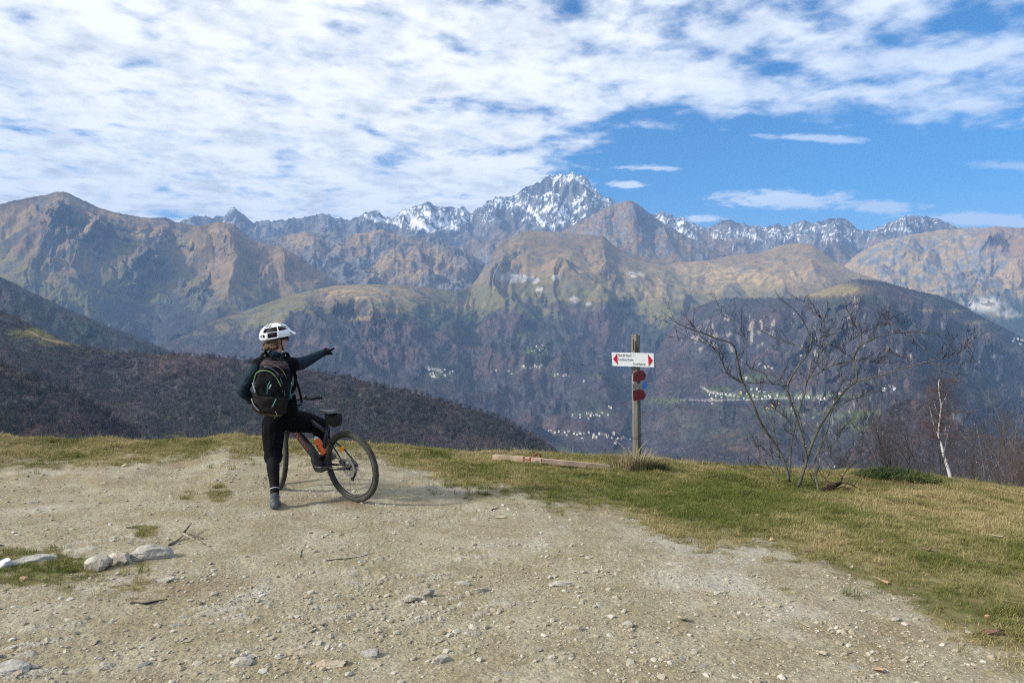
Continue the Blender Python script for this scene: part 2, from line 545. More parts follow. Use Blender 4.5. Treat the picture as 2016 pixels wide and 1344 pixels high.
# the far rocky range with the snowy pyramid
def paint_range(PX, PY, X, Y, Z, st, tb):
    v = var3(X, Y, 900, 5); f = var3(X, Y, 160, 9)
    c = lerp3(np.broadcast_to(ROCK, PX.shape + (3,)), ROCKD, ss(f, .35, .75))
    low = ss(PY, 425, 490)
    c = lerp3(c, HEATH * 0.9 + STRAW * 0.25, low * ss(v, .3, .6) * 0.8)
    # snow: on the pyramid, in couloirs, dusting on the ridges to both sides
    peak = np.clip(blob(PX, PY, 1110, 380, 130, 58, .5) * (1 - ss(PX, 1190, 1240)) + .8 * blob(PX, PY, 1000, 398, 60, 20, .5), 0, 1)
    n = var3(X, Z * 1.7, 230, 21) * 0.42 + var3(X, Z * 2.0, 48, 22) * 0.58
    ledge = np.clip(1.35 - st * 0.55, 0, 1)
    s = ss(peak * 0.36 + n * 0.95 + (ledge - .5) * 0.35, .86, 1.0) * ss(peak, .05, .3) * .95
    side = np.clip(blob(PX, PY, 850, 428, 120, 30) + .5 * blob(PX, PY, 470, 430, 45, 26) + blob(PX, PY, 1325, 445, 50, 35) + 0.8 * blob(PX, PY, 1560, 460, 190, 26) + 0.8 * blob(PX, PY, 1800, 440, 90, 18) + blob(PX, PY, 1000, 395, 60, 18), 0, 1)
    s2 = ss(side * 0.42 + n * 0.95, .88, 1.02) * .85
    # couloirs of old snow below the left ridge and under the pyramid
    for pts, w in (([(795, 418), (822, 440), (850, 452)], 7), ([(838, 420), (862, 440), (890, 450)], 5), ([(868, 422), (884, 440), (905, 452)], 4), ([(742, 428), (770, 440), (790, 446)], 4),
                   ([(1055, 430), (1075, 444), (1095, 446), (1110, 438)], 3.5), ([(1040, 405), (1062, 436)], 3), ([(720, 425), (745, 436)], 4)):
        d, _, _ = seg_dist(PX + (n - .5) * 14, PY + (f - .5) * 8, pts)
        s2 = np.maximum(s2, 1 - ss(d, w * .5, w))
    return lerp3(c, SNOW, np.clip(s + s2, 0, 1)), np.zeros(PX.shape)
layer('mountain_range',
      [(200, 470), (330, 445), (365, 433), (395, 423), (415, 428), (438, 427), (450, 415), (462, 407), (472, 416), (484, 428), (500, 440), (515, 431), (535, 437), (560, 432), (600, 429), (640, 421), (690, 434),
       (715, 420), (735, 412), (755, 424), (772, 430), (792, 413), (820, 407), (842, 398), (862, 408), (885, 407), (912, 406), (930, 420), (945, 405), (975, 389), (1010, 387), (1022, 379), (1040, 366), (1062, 360), (1078, 347),
       (1100, 343), (1122, 341), (1145, 343), (1160, 356), (1172, 372), (1188, 386), (1200, 391), (1216, 402), (1250, 414), (1285, 424), (1305, 417), (1325, 423), (1345, 430), (1370, 441), (1392, 450), (1420, 436), (1435, 432), (1450, 439), (1480, 443),
       (1512, 447), (1528, 438), (1545, 449), (1560, 440), (1575, 433), (1592, 438), (1600, 442), (1620, 433), (1655, 430), (1668, 433), (1685, 449), (1700, 456), (1720, 450), (1745, 441), (1770, 432), (1790, 425), (1830, 427), (1860, 436), (1885, 447), (1950, 470), (2150, 500)],
      [(200, 540), (900, 545), (1150, 520), (1500, 545), (2150, 580)],
      [(200, 11500), (900, 11800), (1120, 12600), (1300, 12200), (2150, 11500)], [(200, 9900), (2150, 9900)],
      200, 2150, 1500, 130, paint_range, e=1.5, relief=140, rwl=900, ridged_amp=300, ridged_wl=700, gully=46, gwl=460, goct=3, rough=16, rrough=3.4, rrwl=24, seed=3,
      spurs=[([(1122, 341), (1090, 400), (1075, 450), (1060, 500)], 500, 46, 1), ([(1122, 341), (1170, 400), (1190, 440)], 420, 40, 1), ([(975, 389), (960, 430), (950, 480)], 380, 40, 1), ([(842, 398), (850, 430), (830, 470)], 330, 36, 1),
             ([(735, 412), (720, 440), (715, 480)], 300, 36, 1), ([(462, 407), (470, 430), (500, 470)], 300, 32, 1), ([(640, 421), (640, 450), (650, 490)], 300, 40, 1), ([(1435, 432), (1440, 460), (1430, 500)], 330, 40, 1),
             ([(1575, 433), (1580, 460), (1600, 500)], 360, 46, 1), ([(1655, 430), (1640, 470), (1620, 510)], 320, 40, 1), ([(1800, 425), (1760, 460), (1720, 500)], 420, 55, 1), ([(1310, 417), (1320, 450), (1350, 490)], 300, 36, 1)])

# brown cone right of the pyramid
def paint_cone(PX, PY, X, Y, Z, st, tb):
    v = var3(X, Y, 420, 31); f = var3(X, Y, 90, 32)
    c = lerp3(np.broadcast_to(HEATH * .7 + STRAW * .35, PX.shape + (3,)), ROCK, ss(f * .6 + v * .4, .45, .65))
    c = lerp3(c, ROCKD, ss(PX, 1235, 1262) * (1 - ss(PX, 1275, 1320)) * .8 * (1 - ss(PY, 440, 480)))  # shaded right flank of the cone, darkened in its colour
    return c, np.zeros(PX.shape)
layer('brown_peak', [(1040, 500), (1100, 460), (1140, 437), (1165, 424), (1190, 410), (1215, 400), (1240, 394), (1255, 402), (1270, 412), (1290, 430), (1320, 446), (1360, 470), (1400, 490), (1470, 515), (1560, 545)],
      [(1040, 530), (1560, 570)], [(1040, 10600), (1240, 10300), (1560, 10400)], [(1040, 9200), (1560, 9200)], 1040, 1560, 460, 110, paint_cone, relief=90, rwl=600, ridged_amp=120, ridged_wl=520,
      gully=50, gwl=480, goct=3, rough=8, rrough=1.6, rrwl=16, seed=13, spurs=[([(1240, 394), (1262, 440), (1330, 510)], 420, 60, 1), ([(1190, 410), (1180, 460), (1200, 510)], 200, 40, 1)])

# crag ridge left of the dome
def paint_crag(PX, PY, X, Y, Z, st, tb):
    v = var3(X, Y, 500, 41); f = var3(X, Y, 90, 42)
    c = lerp3(np.broadcast_to(ROCK * .8 + HEATH * .2, PX.shape + (3,)), ROCKD, ss(f, .4, .7))
    g = np.clip(blob(PX, PY, 745, 470, 60, 40) + blob(PX, PY, 800, 520, 110, 35) + blob(PX, PY, 620, 470, 60, 30), 0, 1)
    c = lerp3(c, STRAW * .75 + HEATH * .3, np.clip(g * ss(v, .3, .5), 0, 1) * .9)
    return c, np.zeros(PX.shape)
layer('crag_ridge', [(420, 480), (480, 468), (520, 470), (560, 462), (600, 455), (640, 462), (680, 464), (715, 458), (752, 452), (775, 460), (800, 468), (830, 462), (855, 466), (890, 482), (920, 497), (950, 515), (985, 540), (1030, 560)],
      [(420, 600), (1030, 600)], [(420, 9300), (750, 9000), (1030, 8600)], [(420, 7200), (1030, 7600)], 420, 1030, 560, 130, paint_crag, relief=140, rwl=800, ridged_amp=200, ridged_wl=620,
      gully=58, gwl=560, goct=3, rough=10, rrough=1.8, rrwl=18, seed=17, spurs=[([(752, 452), (790, 500), (860, 550)], 480, 60, 1), ([(600, 455), (640, 500), (690, 550)], 380, 55, 1), ([(855, 466), (905, 510), (930, 560)], 380, 45, 1)])

# sunlit slopes on the far right
def paint_right(PX, PY, X, Y, Z, st, tb):
    v = var3(X, Y, 500, 51); f = var3(X, Y, 110, 52)
    c = lerp3(np.broadcast_to(STRAW * 1.15, PX.shape + (3,)), ROCK * 1.15, ss(f * .6 + v * .4, .44, .62))
    c = lerp3(c, colr(.22, .13, .07), blob(PX, PY, 2010, 470, 80, 40) * .7)
    fo = ss(PY + (v - .5) * 60, 560, 620)
    c = lerp3(c, WOODG, fo)
    cl = np.clip(blob(PX, PY, 1935, 600, 40, 14) + blob(PX, PY, 1990, 618, 25, 7), 0, 1) * ss(f, .3, .5)
    return lerp3(c, ROCKL * 1.15, cl), fo * (1 - cl)
layer('sunlit_mountain', [(1560, 590), (1640, 540), (1690, 498), (1740, 474), (1790, 462), (1850, 453), (1885, 450), (1960, 446), (2016, 449), (2070, 446), (2200, 440)], [(1560, 640), (1700, 650), (2200, 760)],
      [(1560, 9800), (1880, 9700), (2200, 9200)], [(1560, 8000), (2200, 6200)], 1560, 2200, 560, 200, paint_right, relief=160, rwl=1100, ridged_amp=170, ridged_wl=1000, gully=70, gwl=900, goct=3, rough=6, canopy=7, rrough=1.2, rrwl=24, seed=23, material=TMG, fold=.8,
      spurs=[([(1960, 446), (1900, 520), (1830, 570)], 380, 70, 1), ([(1790, 462), (1760, 500), (1730, 540)], 260, 45, 1), ([(2070, 446), (2000, 540), (1950, 600)], 420, 80, 1)])

# large brown mountain on the left
def paint_left(PX, PY, X, Y, Z, st, tb):
    v = var3(X, Y, 420, 61); f = var3(X, Y, 80, 62)
    c = lerp3(np.broadcast_to(HEATH * .8 + STRAW * .25, PX.shape + (3,)), STRAW, ss(v, .45, .75) * .8)
    c = lerp3(c, OLIVE, ss(PY + (v - .5) * 110, 470, 560) * .85)
    c = lerp3(c, ROCK * .75, ss(f * .75 + (st - 1.0) * .25, .60, .76) * .8)
    c = lerp3(c, ROCKD * 1.1 + WOODG * .3, ss(var3(X, Y, 260, 65) * .7 + f * .3, .54, .66) * .7)
    fo = ss(PY + (v - .5) * 110 + 40 * (f - .5), 560, 640)
    d, _, _ = seg_dist(PX, PY, [(110, 440), (170, 452), (210, 448)])
    return lerp3(c, WOOD * .8 + WOODG * .3, fo), fo
layer('left_mountain', [(-260, 420), (-120, 430), (-40, 408), (0, 402), (35, 393), (60, 388), (95, 383), (112, 377), (124, 377), (140, 382), (160, 393), (200, 411), (240, 421), (275, 427), (312, 429), (325, 427), (345, 437), (380, 443), (420, 452), (470, 470), (560, 520), (700, 600)],
      [(-260, 700), (700, 680)], [(-260, 6300), (120, 7000), (430, 7800), (700, 7800)], [(-260, 4400), (300, 5600), (700, 6600)], -260, 700, 760, 260, paint_left, e=1.25, relief=150, rwl=1100, ridged_amp=130, ridged_wl=1200, gully=62, gwl=1000, goct=3, rough=4, canopy=6, rrough=1.0, rrwl=26, seed=29, material=TMG, fold=.85,
      spurs=[([(124, 377), (200, 430), (300, 480), (400, 560), (430, 610)], 460, 95, 1), ([(124, 377), (90, 440), (60, 520), (50, 560)], 300, 60, 1), ([(300, 480), (230, 540), (180, 600)], 300, 55, 1), ([(345, 437), (400, 500), (440, 590)], 330, 60, 1),
             ([(200, 430), (150, 500), (120, 580)], 260, 50, 1)])
# its right-hand spur
def paint_spur(PX, PY, X, Y, Z, st, tb):
    v = var3(X, Y, 380, 71); f = var3(X, Y, 80, 72)
    c = lerp3(np.broadcast_to(STRAW * .55 + HEATH * .5, PX.shape + (3,)), OLIVE, ss(v * 90 + PY, 560, 640) * .7)
    c = lerp3(c, colr(.21, .125, .07), blob(PX, PY, 590, 525, 60, 26) * .6 * ss(f, .3, .5))
    c = lerp3(c, ROCK * .8, ss(f, .60, .75) * .6)
    fo = ss(PY + (v - .5) * 80 + 40 * (f - .5), 550, 620) * (1 - ss(PX, 560, 640) * .6)
    return lerp3(c, WOOD * .8 + WOODG * .2, fo), fo
layer('mountain_spur', [(320, 500), (360, 460), (395, 445), (430, 437), (460, 441), (485, 462), (505, 478), (540, 480), (556, 486), (575, 497), (600, 513), (630, 533), (665, 555), (700, 572), (760, 600)],
      [(320, 660), (760, 640)], [(320, 7000), (450, 7200), (760, 7300)], [(320, 5700), (480, 6000), (760, 6700)], 320, 760, 420, 170, paint_spur, relief=70, rwl=700, ridged_amp=90, ridged_wl=800, gully=50, gwl=760, goct=3, rough=4, canopy=6, rrough=1.0, rrwl=22, seed=37, material=TMG, fold=.85,
      spurs=[([(440, 437), (470, 500), (450, 560), (470, 610)], 330, 55, 1), ([(560, 488), (560, 540), (600, 580)], 260, 45, 1), ([(505, 478), (520, 540), (510, 600)], 200, 32, 1)])

# the great slope across the valley: dome, pasture, forest, valley floor
def paint_main(PX, PY, X, Y, Z, st, tb):
    v = var3(X, Y, 520, 81); f = var3(X, Y, 90, 82); w = var3(X, Y, 1500, 83)
    c = lerp3(np.broadcast_to(STRAW * .85, PX.shape + (3,)), HEATH * .55 + STRAW * .45, ss(v, .4, .7) * .8)
    c = lerp3(c, STRAW * 1.35, np.clip(blob(PX, PY, 720, 578, 110, 16) + blob(PX, PY, 1420, 545, 160, 26) + .7 * blob(PX, PY, 1340, 575, 120, 20), 0, 1) * ss(f, .25, .5))
    c = lerp3(c, OLIVE * 1.05, ss(PY + (w - .5) * 60, 535, 590) * .75 * (1 - .6 * blob(PX, PY, 720, 578, 130, 22)))
    c = lerp3(c, ROCKD * 1.3 + OLIVE * .3, ss(var3(X, Y, 300, 87) * .6 + f * .4, .56, .68) * .55)
    c = lerp3(c, ROCK * .7, blob(PX, PY, 960, 520, 50, 45) * ss(f, .4, .6) * .8)
    line = pl(PX, [(380, 640), (480, 640), (560, 622), (620, 606), (720, 606), (830, 602), (900, 604), (980, 608), (1100, 608), (1200, 612), (1300, 618), (1400, 620), (1600, 600), (2000, 620)])
    fo = ss(PY + (v - .5) * 46 + (f - .5) * 44, line - 16, line + 18)
    # clearings, hamlets' meadows
    cl = np.zeros(PX.shape)
    for cx, cy, rx, ry in ((715, 627, 42, 5), (760, 612, 30, 4), (905, 602, 45, 6), (1054, 690, 22, 8), (1048, 722, 26, 6), (865, 738, 30, 6), (1010, 735, 12, 4), (1175, 742, 20, 4), (1105, 738, 24, 3), (1170, 815, 40, 5), (1330, 790, 60, 5), (1030, 660, 20, 8)):
        cl = np.maximum(cl, blob(PX, PY, cx, cy, rx, ry, .35))
    cl = cl * ss(f, .18, .4)
    cp = np.where(PY > 645, 1.0, 0.0)
    road = np.zeros(PX.shape)
    for pts in ([(1265, 790), (1300, 791), (1365, 789)], [(1280, 832), (1312, 843)], [(836, 724), (870, 731)], [(1028, 720), (1036, 726)]):
        d, _, _ = seg_dist(PX, PY, pts); road = np.maximum(road, 1 - ss(d, .7, 2.0))
    wd = lerp3(lerp3(np.broadcast_to(WOOD, PX.shape + (3,)), WOODR, ss(v, .5, .75)), WOODG, ss(w, .5, .72) * .8)
    wd = wd * (.78 + .5 * var3(X, Y, 130, 85))[..., None]
    c = lerp3(c, wd, fo)
    c = lerp3(c, np.where(cp[..., None] > .5, colr(.088, .105, .040), STRAW * .8), cl)
    rk = np.clip(blob(PX, PY, 1012, 547, 26, 13) + blob(PX, PY, 1048, 550, 16, 9) + .9 * blob(PX, PY, 1095, 546, 9, 6) + blob(PX, PY, 1158, 599, 8, 4) + blob(PX, PY, 1060, 570, 10, 5) + .8 * blob(PX, PY, 1130, 590, 14, 6) + .8 * blob(PX, PY, 1250, 540, 18, 6), 0, 1)
    c = lerp3(c, ROCKL, ss(rk * .55 + f * .6, .64, .78))
    c = lerp3(c, colr(.32, .31, .29), road)
    return c, fo * (1 - cl) * (1 - road)
layer('valley_slope', [(300, 690), (380, 652), (430, 628), (480, 612), (540, 591), (600, 574), (660, 562), (720, 560), (780, 560), (850, 566), (900, 574), (930, 562), (948, 535), (963, 507), (985, 479), (1010, 462), (1035, 455), (1100, 457), (1150, 461), (1188, 464), (1203, 478),
                       (1222, 492), (1260, 505), (1330, 516), (1400, 512), (1440, 503), (1500, 497), (1530, 484), (1560, 479), (1600, 482), (1625, 500), (1645, 515), (1680, 535), (1720, 548), (1760, 560), (1830, 590), (1900, 630), (2000, 690), (2150, 760)],
      [(300, 1000), (2150, 1010)], [(300, 5200), (660, 6200), (900, 6900), (1000, 8300), (1200, 8500), (1560, 8700), (1720, 7600), (2150, 7000)], [(300, 1900), (2150, 1900)], 300, 1800, 1180, 400, paint_main, e=1.0, relief=170, rwl=1300, ridged_amp=150, ridged_wl=1300, gully=44, gwl=1000, goct=3, rough=4, canopy=11, seed=43, material=TMG, fold=1.0,
      spurs=[([(1190, 464), (1230, 520), (1290, 590), (1330, 640)], 520, 80, 1), ([(1000, 470), (960, 540), (990, 600), (1010, 680)], 420, 70, 1), ([(700, 560), (800, 640), (860, 700), (930, 800)], 520, 130, 1), ([(1200, 600), (1200, 680), (1260, 760)], 420, 70, 1),
             ([(1090, 540), (1110, 640), (1150, 740)], 240, 60, 1), ([(580, 580), (560, 660), (600, 740)], 300, 90, 1), ([(1560, 479), (1600, 520), (1640, 545)], 320, 40, 1), ([(1440, 503), (1480, 530), (1540, 560)], 220, 40, 1), ([(1330, 620), (1380, 720), (1400, 820)], 300, 90, 1)])

# wooded ridge on the right of the valley
def paint_wood_ridge(PX, PY, X, Y, Z, st, tb):
    v = var3(X, Y, 330, 91); f = var3(X, Y, 60, 92); w = var3(X, Y, 900, 93)
    c = lerp3(lerp3(np.broadcast_to(WOOD, PX.shape + (3,)), WOODR, ss(v, .5, .75)), WOODG, ss(w, .55, .75) * .6)
    c = c * (.78 + .5 * var3(X, Y, 110, 95))[..., None]
    m = np.clip(blob(PX, PY, 1620, 572, 90, 14) + blob(PX, PY, 1480, 583, 40, 5) + .9 * blob(PX, PY, 1860, 612, 50, 3) + .8 * blob(PX, PY, 1920, 635, 30, 4), 0, 1)
    c = lerp3(c, STRAW * .5 + OLIVE * .6, m)
    g = np.clip(blob(PX, PY, 1700, 830, 50, 22) + .9 * blob(PX, PY, 1560, 781, 130, 8) + .8 * blob(PX, PY, 1415, 772, 30, 10) + .8 * blob(PX, PY, 1310, 790, 40, 7) + .7 * blob(PX, PY, 1490, 745, 40, 8) + .5 * blob(PX, PY, 1560, 812, 80, 12), 0, 1) * ss(f, .15, .42)
    c = lerp3(c, colr(.085, .110, .042), g)
    br = blob(PX, PY, 1430, 870, 40, 22) * ss(f, .35, .6)
    c = lerp3(c, colr(.17, .105, .06), br * .8)
    rk = np.clip(blob(PX, PY, 1400, 655, 60, 45) + .8 * blob(PX, PY, 1470, 660, 40, 45) + .8 * blob(PX, PY, 1560, 600, 26, 9) + .7 * blob(PX, PY, 1680, 590, 22, 8), 0, 1)
    rkk = ss(rk * .35 + f * .6 + (st - 1) * .12, .70, .84)
    c = lerp3(c, ROCKL * .62 + STRAW * .2, rkk)
    d, _, _ = seg_dist(PX, PY, [(1880, 625), (1960, 668), (2016, 700)])
    c = lerp3(c, HEATH * 1.3, (1 - ss(d, 3, 9)) * .7 * ss(f, .3, .5))
    road = np.zeros(PX.shape)
    for pts in ([(1340, 787), (1400, 789), (1470, 787), (1560, 783), (1640, 778)], [(1378, 762), (1400, 772), (1440, 779)]):
        d, _, _ = seg_dist(PX, PY, pts); road = np.maximum(road, 1 - ss(d, .7, 2.0))
    c = lerp3(c, colr(.32, .31, .29), road)
    fo = (1 - m) * (1 - g) * (1 - rkk) * (1 - road)
    return c, fo
layer('wooded_ridge', [(1150, 1000), (1185, 915), (1215, 868), (1240, 810), (1262, 770), (1290, 700), (1312, 660), (1345, 622), (1375, 603), (1420, 589), (1460, 585), (1520, 588), (1560, 588), (1600, 578), (1640, 563), (1690, 550), (1740, 556), (1800, 572), (1850, 583), (1890, 600), (1930, 622), (1980, 648), (2040, 680), (2200, 770)],
      [(1150, 1010), (2200, 1040)], [(1150, 2700), (1200, 3200), (1240, 4100), (1290, 5200), (1345, 5500), (1420, 5300), (1560, 5100), (1690, 4600), (1850, 4900), (2200, 5800)], [(1150, 1700), (1700, 1500), (2200, 2000)], 1150, 2200, 900, 380, paint_wood_ridge, e=1.15, relief=100, rwl=800, ridged_amp=110, ridged_wl=900, gully=36, gwl=700, goct=3, rough=5, canopy=10, seed=53, material=TMG, fold=1.0,
      spurs=[([(1690, 550), (1720, 640), (1770, 740), (1830, 840)], 620, 230, 0), ([(1440, 587), (1400, 660), (1370, 730)], 380, 80, 1), ([(1530, 590), (1530, 670), (1500, 760)], 300, 70, 1), ([(1850, 583), (1800, 680), (1780, 780)], 300, 70, 1), ([(1960, 640), (1920, 740), (1900, 820)], 300, 70, 1)])

# hills on the left, one behind the other
def paint_far_hill(PX, PY, X, Y, Z, st, tb):
    v = var3(X, Y, 300, 101); f = var3(X, Y, 60, 102)
    c = lerp3(np.broadcast_to(WOOD, PX.shape + (3,)), WOODG, ss(v, .45, .7) * .7)
    return c, np.ones(PX.shape)
layer('far_hill', [(-260, 455), (-100, 505), (0, 546), (60, 575), (130, 608), (200, 638), (270, 665), (330, 690), (400, 716), (480, 750), (560, 790)], [(-260, 800), (560, 830)], [(-260, 2900), (0, 3100), (560, 3000)], [(-260, 2000), (560, 2300)], -260, 560, 520, 150, paint_far_hill, relief=40, rwl=400,
      gully=22, gwl=260, rough=3, canopy=6, seed=61, spurs=[([(0, 546), (80, 640), (120, 700)], 260, 70, 1), ([(150, 620), (250, 700), (300, 760)], 200, 60, 1)])

def paint_hill(PX, PY, X, Y, Z, st, tb):
    v = var3(X, Y, 140, 111); f = var3(X, Y, 30, 112); w = var3(X, Y, 420, 113)
    c = lerp3(np.broadcast_to(WOODR, PX.shape + (3,)), WOOD, ss(v, .4, .7))
    c = lerp3(c, WOODG, ss(w, .55, .75) * .5)
    m = np.clip(blob(PX, PY, 70, 657, 62, 12) + blob(PX, PY, 120, 676, 45, 7) + .8 * blob(PX, PY, 210, 692, 50, 3), 0, 1)
    c = lerp3(c, OLIVE * .95, m)
    d, _, _ = seg_dist(PX, PY, [(48, 640), (52, 650), (85, 666), (125, 676)])
    c = lerp3(c, STRAW * .9, 1 - ss(d, .8, 2.2))
    return c, 1 - m
layer('wooded_hill', [(-260, 560), (-100, 590), (0, 612), (60, 640), (125, 671), (208, 691), (292, 697), (367, 701), (458, 706), (560, 722), (640, 735), (700, 747), (760, 765), (830, 779), (900, 800), (960, 815), (1010, 838), (1060, 868), (1110, 905), (1180, 960)],
      [(-260, 960), (1180, 990)], [(-260, 1500), (300, 1350), (800, 1150), (1180, 1100)], [(-260, 600), (1180, 620)], -260, 1180, 900, 220, paint_hill, relief=22, rwl=260, gully=11, gwl=170, rough=1.5, canopy=3, seed=67, material=TMN,
      spurs=[([(300, 698), (420, 780), (520, 870)], 170, 90, 1), ([(700, 747), (760, 810), (800, 870)], 150, 80, 1), ([(900, 800), (940, 840), (960, 880)], 80, 50, 1)])

def paint_near(PX, PY, X, Y, Z, st, tb):
    v = var3(X, Y, 80, 121)
    return lerp3(np.broadcast_to(WOODR, PX.shape + (3,)), WOOD, ss(v, .35, .6)), np.ones(PX.shape)
layer('near_spur', [(-260, 620), (-100, 680), (0, 716), (80, 745), (150, 776), (220, 820), (280, 860), (340, 905), (400, 960)], [(-260, 980), (400, 990)], [(-260, 720), (400, 640)], [(-260, 420), (400, 430)], -260, 400, 300, 120, paint_near, relief=8, rwl=120, gully=4, gwl=80, rough=.8, canopy=1, seed=71, material=TMN)
layer('near_hump', [(1600, 960), (1660, 905), (1700, 855), (1725, 822), (1755, 798), (1785, 786), (1820, 790), (1850, 811), (1890, 836), (1940, 858), (1990, 866), (2060, 872), (2250, 860)], [(1600, 1040), (2250, 1040)], [(1600, 1300), (1790, 1500), (2250, 900)], [(1600, 700), (2250, 420)], 1600, 2250, 330, 130, paint_near,
      relief=16, rwl=260, gully=10, gwl=160, rough=1.5, canopy=2, seed=73, material=TMN)

# valley floor under everything, out to the horizon
def valley_floor():
    n = 60
    a = np.linspace(-15500, 15500, n)
    x, y = np.meshgrid(a, a + 2500)
    z = -620 + 40 * fbm(x / 3000, y / 3000, 3, .5, 5)
    c = np.broadcast_to(WOODG, (n * n, 3))
    o = mesh_np('valley_floor', np.stack([x, y, z], -1).reshape(-1, 3), grid_faces(n, n), [TM], True, {'col': c})
    tag(o, kind='structure')
valley_floor()
# ---------------------------------------------------------------- the knoll: track, turf and crest
CREST = [(-900, 880), (-300, 870), (0, 862), (60, 868), (130, 873), (200, 866), (300, 873), (400, 868), (450, 861), (520, 866), (620, 872), (740, 880), (840, 886), (930, 894), (1010, 892), (1060, 894), (1150, 901), (1250, 906), (1330, 911), (1420, 919),
         (1490, 926), (1600, 932), (1680, 932), (1760, 936), (1830, 945), (1900, 952), (2016, 970), (2300, 1010), (2900, 1040)]
CRESTY = [(-900, 11.0), (0, 11.5), (700, 11.5), (1250, 12.0), (1700, 12.0), (2016, 11.0), (2900, 10.0)]
STARTY = [(-900, 7.0), (700, 7.0), (1300, 5.0), (2016, 3.5), (2900, 3.0)]
TRACK = [(-900, 930), (0, 926), (150, 921), (300, 914), (430, 905), (520, 898), (740, 905), (780, 928), (830, 948), (900, 965), (1000, 984), (1100, 999), (1200, 1014), (1290, 1050), (1400, 1088), (1480, 1092), (1560, 1106), (1620, 1130), (1700, 1168), (1780, 1196), (1850, 1232), (1930, 1262), (2016, 1305), (2300, 1420), (2900, 1700)]

def ground_z(x, y, fine=True):
    x = np.asarray(x, float); y = np.asarray(y, float)
    yy = np.maximum(y, 0.6)
    px = np.clip(1008 + FOC * x / yy, -900, 2900)
    yc = pl(px, CRESTY); zc = EYE - (pl(px, CREST) - 672) / FOC * yc; y0 = pl(px, STARTY)
    z = zc * ss(yy, y0, yc)
    d = np.maximum(yy - yc, 0)
    z = z - 0.42 * d * d / (d + 1.2)
    z = z - 0.02 * np.maximum(-y - 4, 0) ** 1.3 * 0.3 - 0.05 * np.maximum(np.abs(x) - 14, 0) ** 1.15
    tuft = ss(yy, 7.0, 9.5)
    z = z + 0.030 * fbm(x / 1.9, y / 1.9, 4, .5, 201) * ss(np.hypot(x, y), .5, 3) + tuft * 0.05 * fbm(x / 0.55, y / 0.75, 3, .55, 207)
    if fine:
        g = grass_mask(x, y, z)
        z = z + (1 - g) * (ledge(x, y)[0] + 0.008 * (ridged(x / .32, y / .32, 4, .6, 211) - .4) + 0.005 * fbm(x / .05, y / .05, 2, .6, 213)) + g * 0.022 * fbm(x / .13, y / .13, 3, .6, 217)
    return z

def ledge(x, y):
    """thin plates of bedrock that break through the track, all tilted the same way"""
    a = x * .80 + y * .60; b = -x * .60 + y * .80
    w = .05 * fbm(x / .25, y / .25, 3, .5, 281)
    n = fbm(a / .50, (b + w) / .11, 4, .55, 283)
    m = ss(fbm(x / 1.7, y / 1.7, 3, .5, 285) + .35 * ss(-x, .0, 2.2) * ss(6.5 - y, 0, 2.5) - .12 * ss(x, 0, 2), .0, .45)
    k = ss(n, .16, .24) * m
    return .017 * k * (.6 + .8 * n), k

def to_px(x, y, z):
    yy = np.maximum(y, 0.4)
    return 1008 + FOC * x / yy, 672 - (z - EYE) / yy * FOC

PATCHES = [(432, 974, 34, 17), (290, 1046, 30, 18), (60, 1118, 150, 34), (260, 1108, 60, 22), (340, 1157, 40, 12), (1760, 1268, 60, 16), (1960, 1330, 40, 12), (250, 1160, 170, 26), (380, 980, 30, 10), (1540, 1160, 40, 8)]
def grass_mask(x, y, z):
    px, py = to_px(x, y, z)
    edge = pl(np.clip(px, -900, 2900), TRACK)
    sc_ = np.clip(np.maximum(y, .5), 2, 12)
    wob = fbm(x / .9, y / .9, 6, .66, 221) * 400 / sc_ + fbm(x / .22, y / .22, 3, .6, 222) * 170 / sc_
    soft = 26 + 230 / sc_
    g = 1 - ss(py + wob, edge - soft * 1.3, edge + soft * .8)
    n = fbm(x / .22, y / .22, 4, .6, 223)
    for i, (cx, cy, rx, ry) in enumerate(PATCHES):
        k = blob(px + n * 25, py + n * 14, cx, cy, rx, ry, .45)
        g = np.maximum(g, k * (0.95 if i == 2 else .62 if i in (0, 1) else 0.42) * (.55 + .9 * ss(n, -.25, .25)))
    g = np.where((y < 2.0), 0.0, g)
    return np.clip(g, 0, 1)

def dry_mask(x, y, z):
    """0 fresh green, 1 straw"""
    px, py = to_px(x, y, z)
    d = 0.66 + 1.15 * fbm(x / .8, y / 1.4, 4, .55, 231)
    d = d - 0.55 * blob(px, py, 1250, 962, 330, 34, .6) - .35 * blob(px, py, 1500, 1010, 260, 50, .6) + .30 * blob(px, py, 1900, 990, 260, 50, .6) - .7 * blob(px, py, 60, 1120, 160, 40, .5) - .3 * blob(px, py, 1900, 1140, 260, 70, .6)
    return np.clip(d, 0, 1)

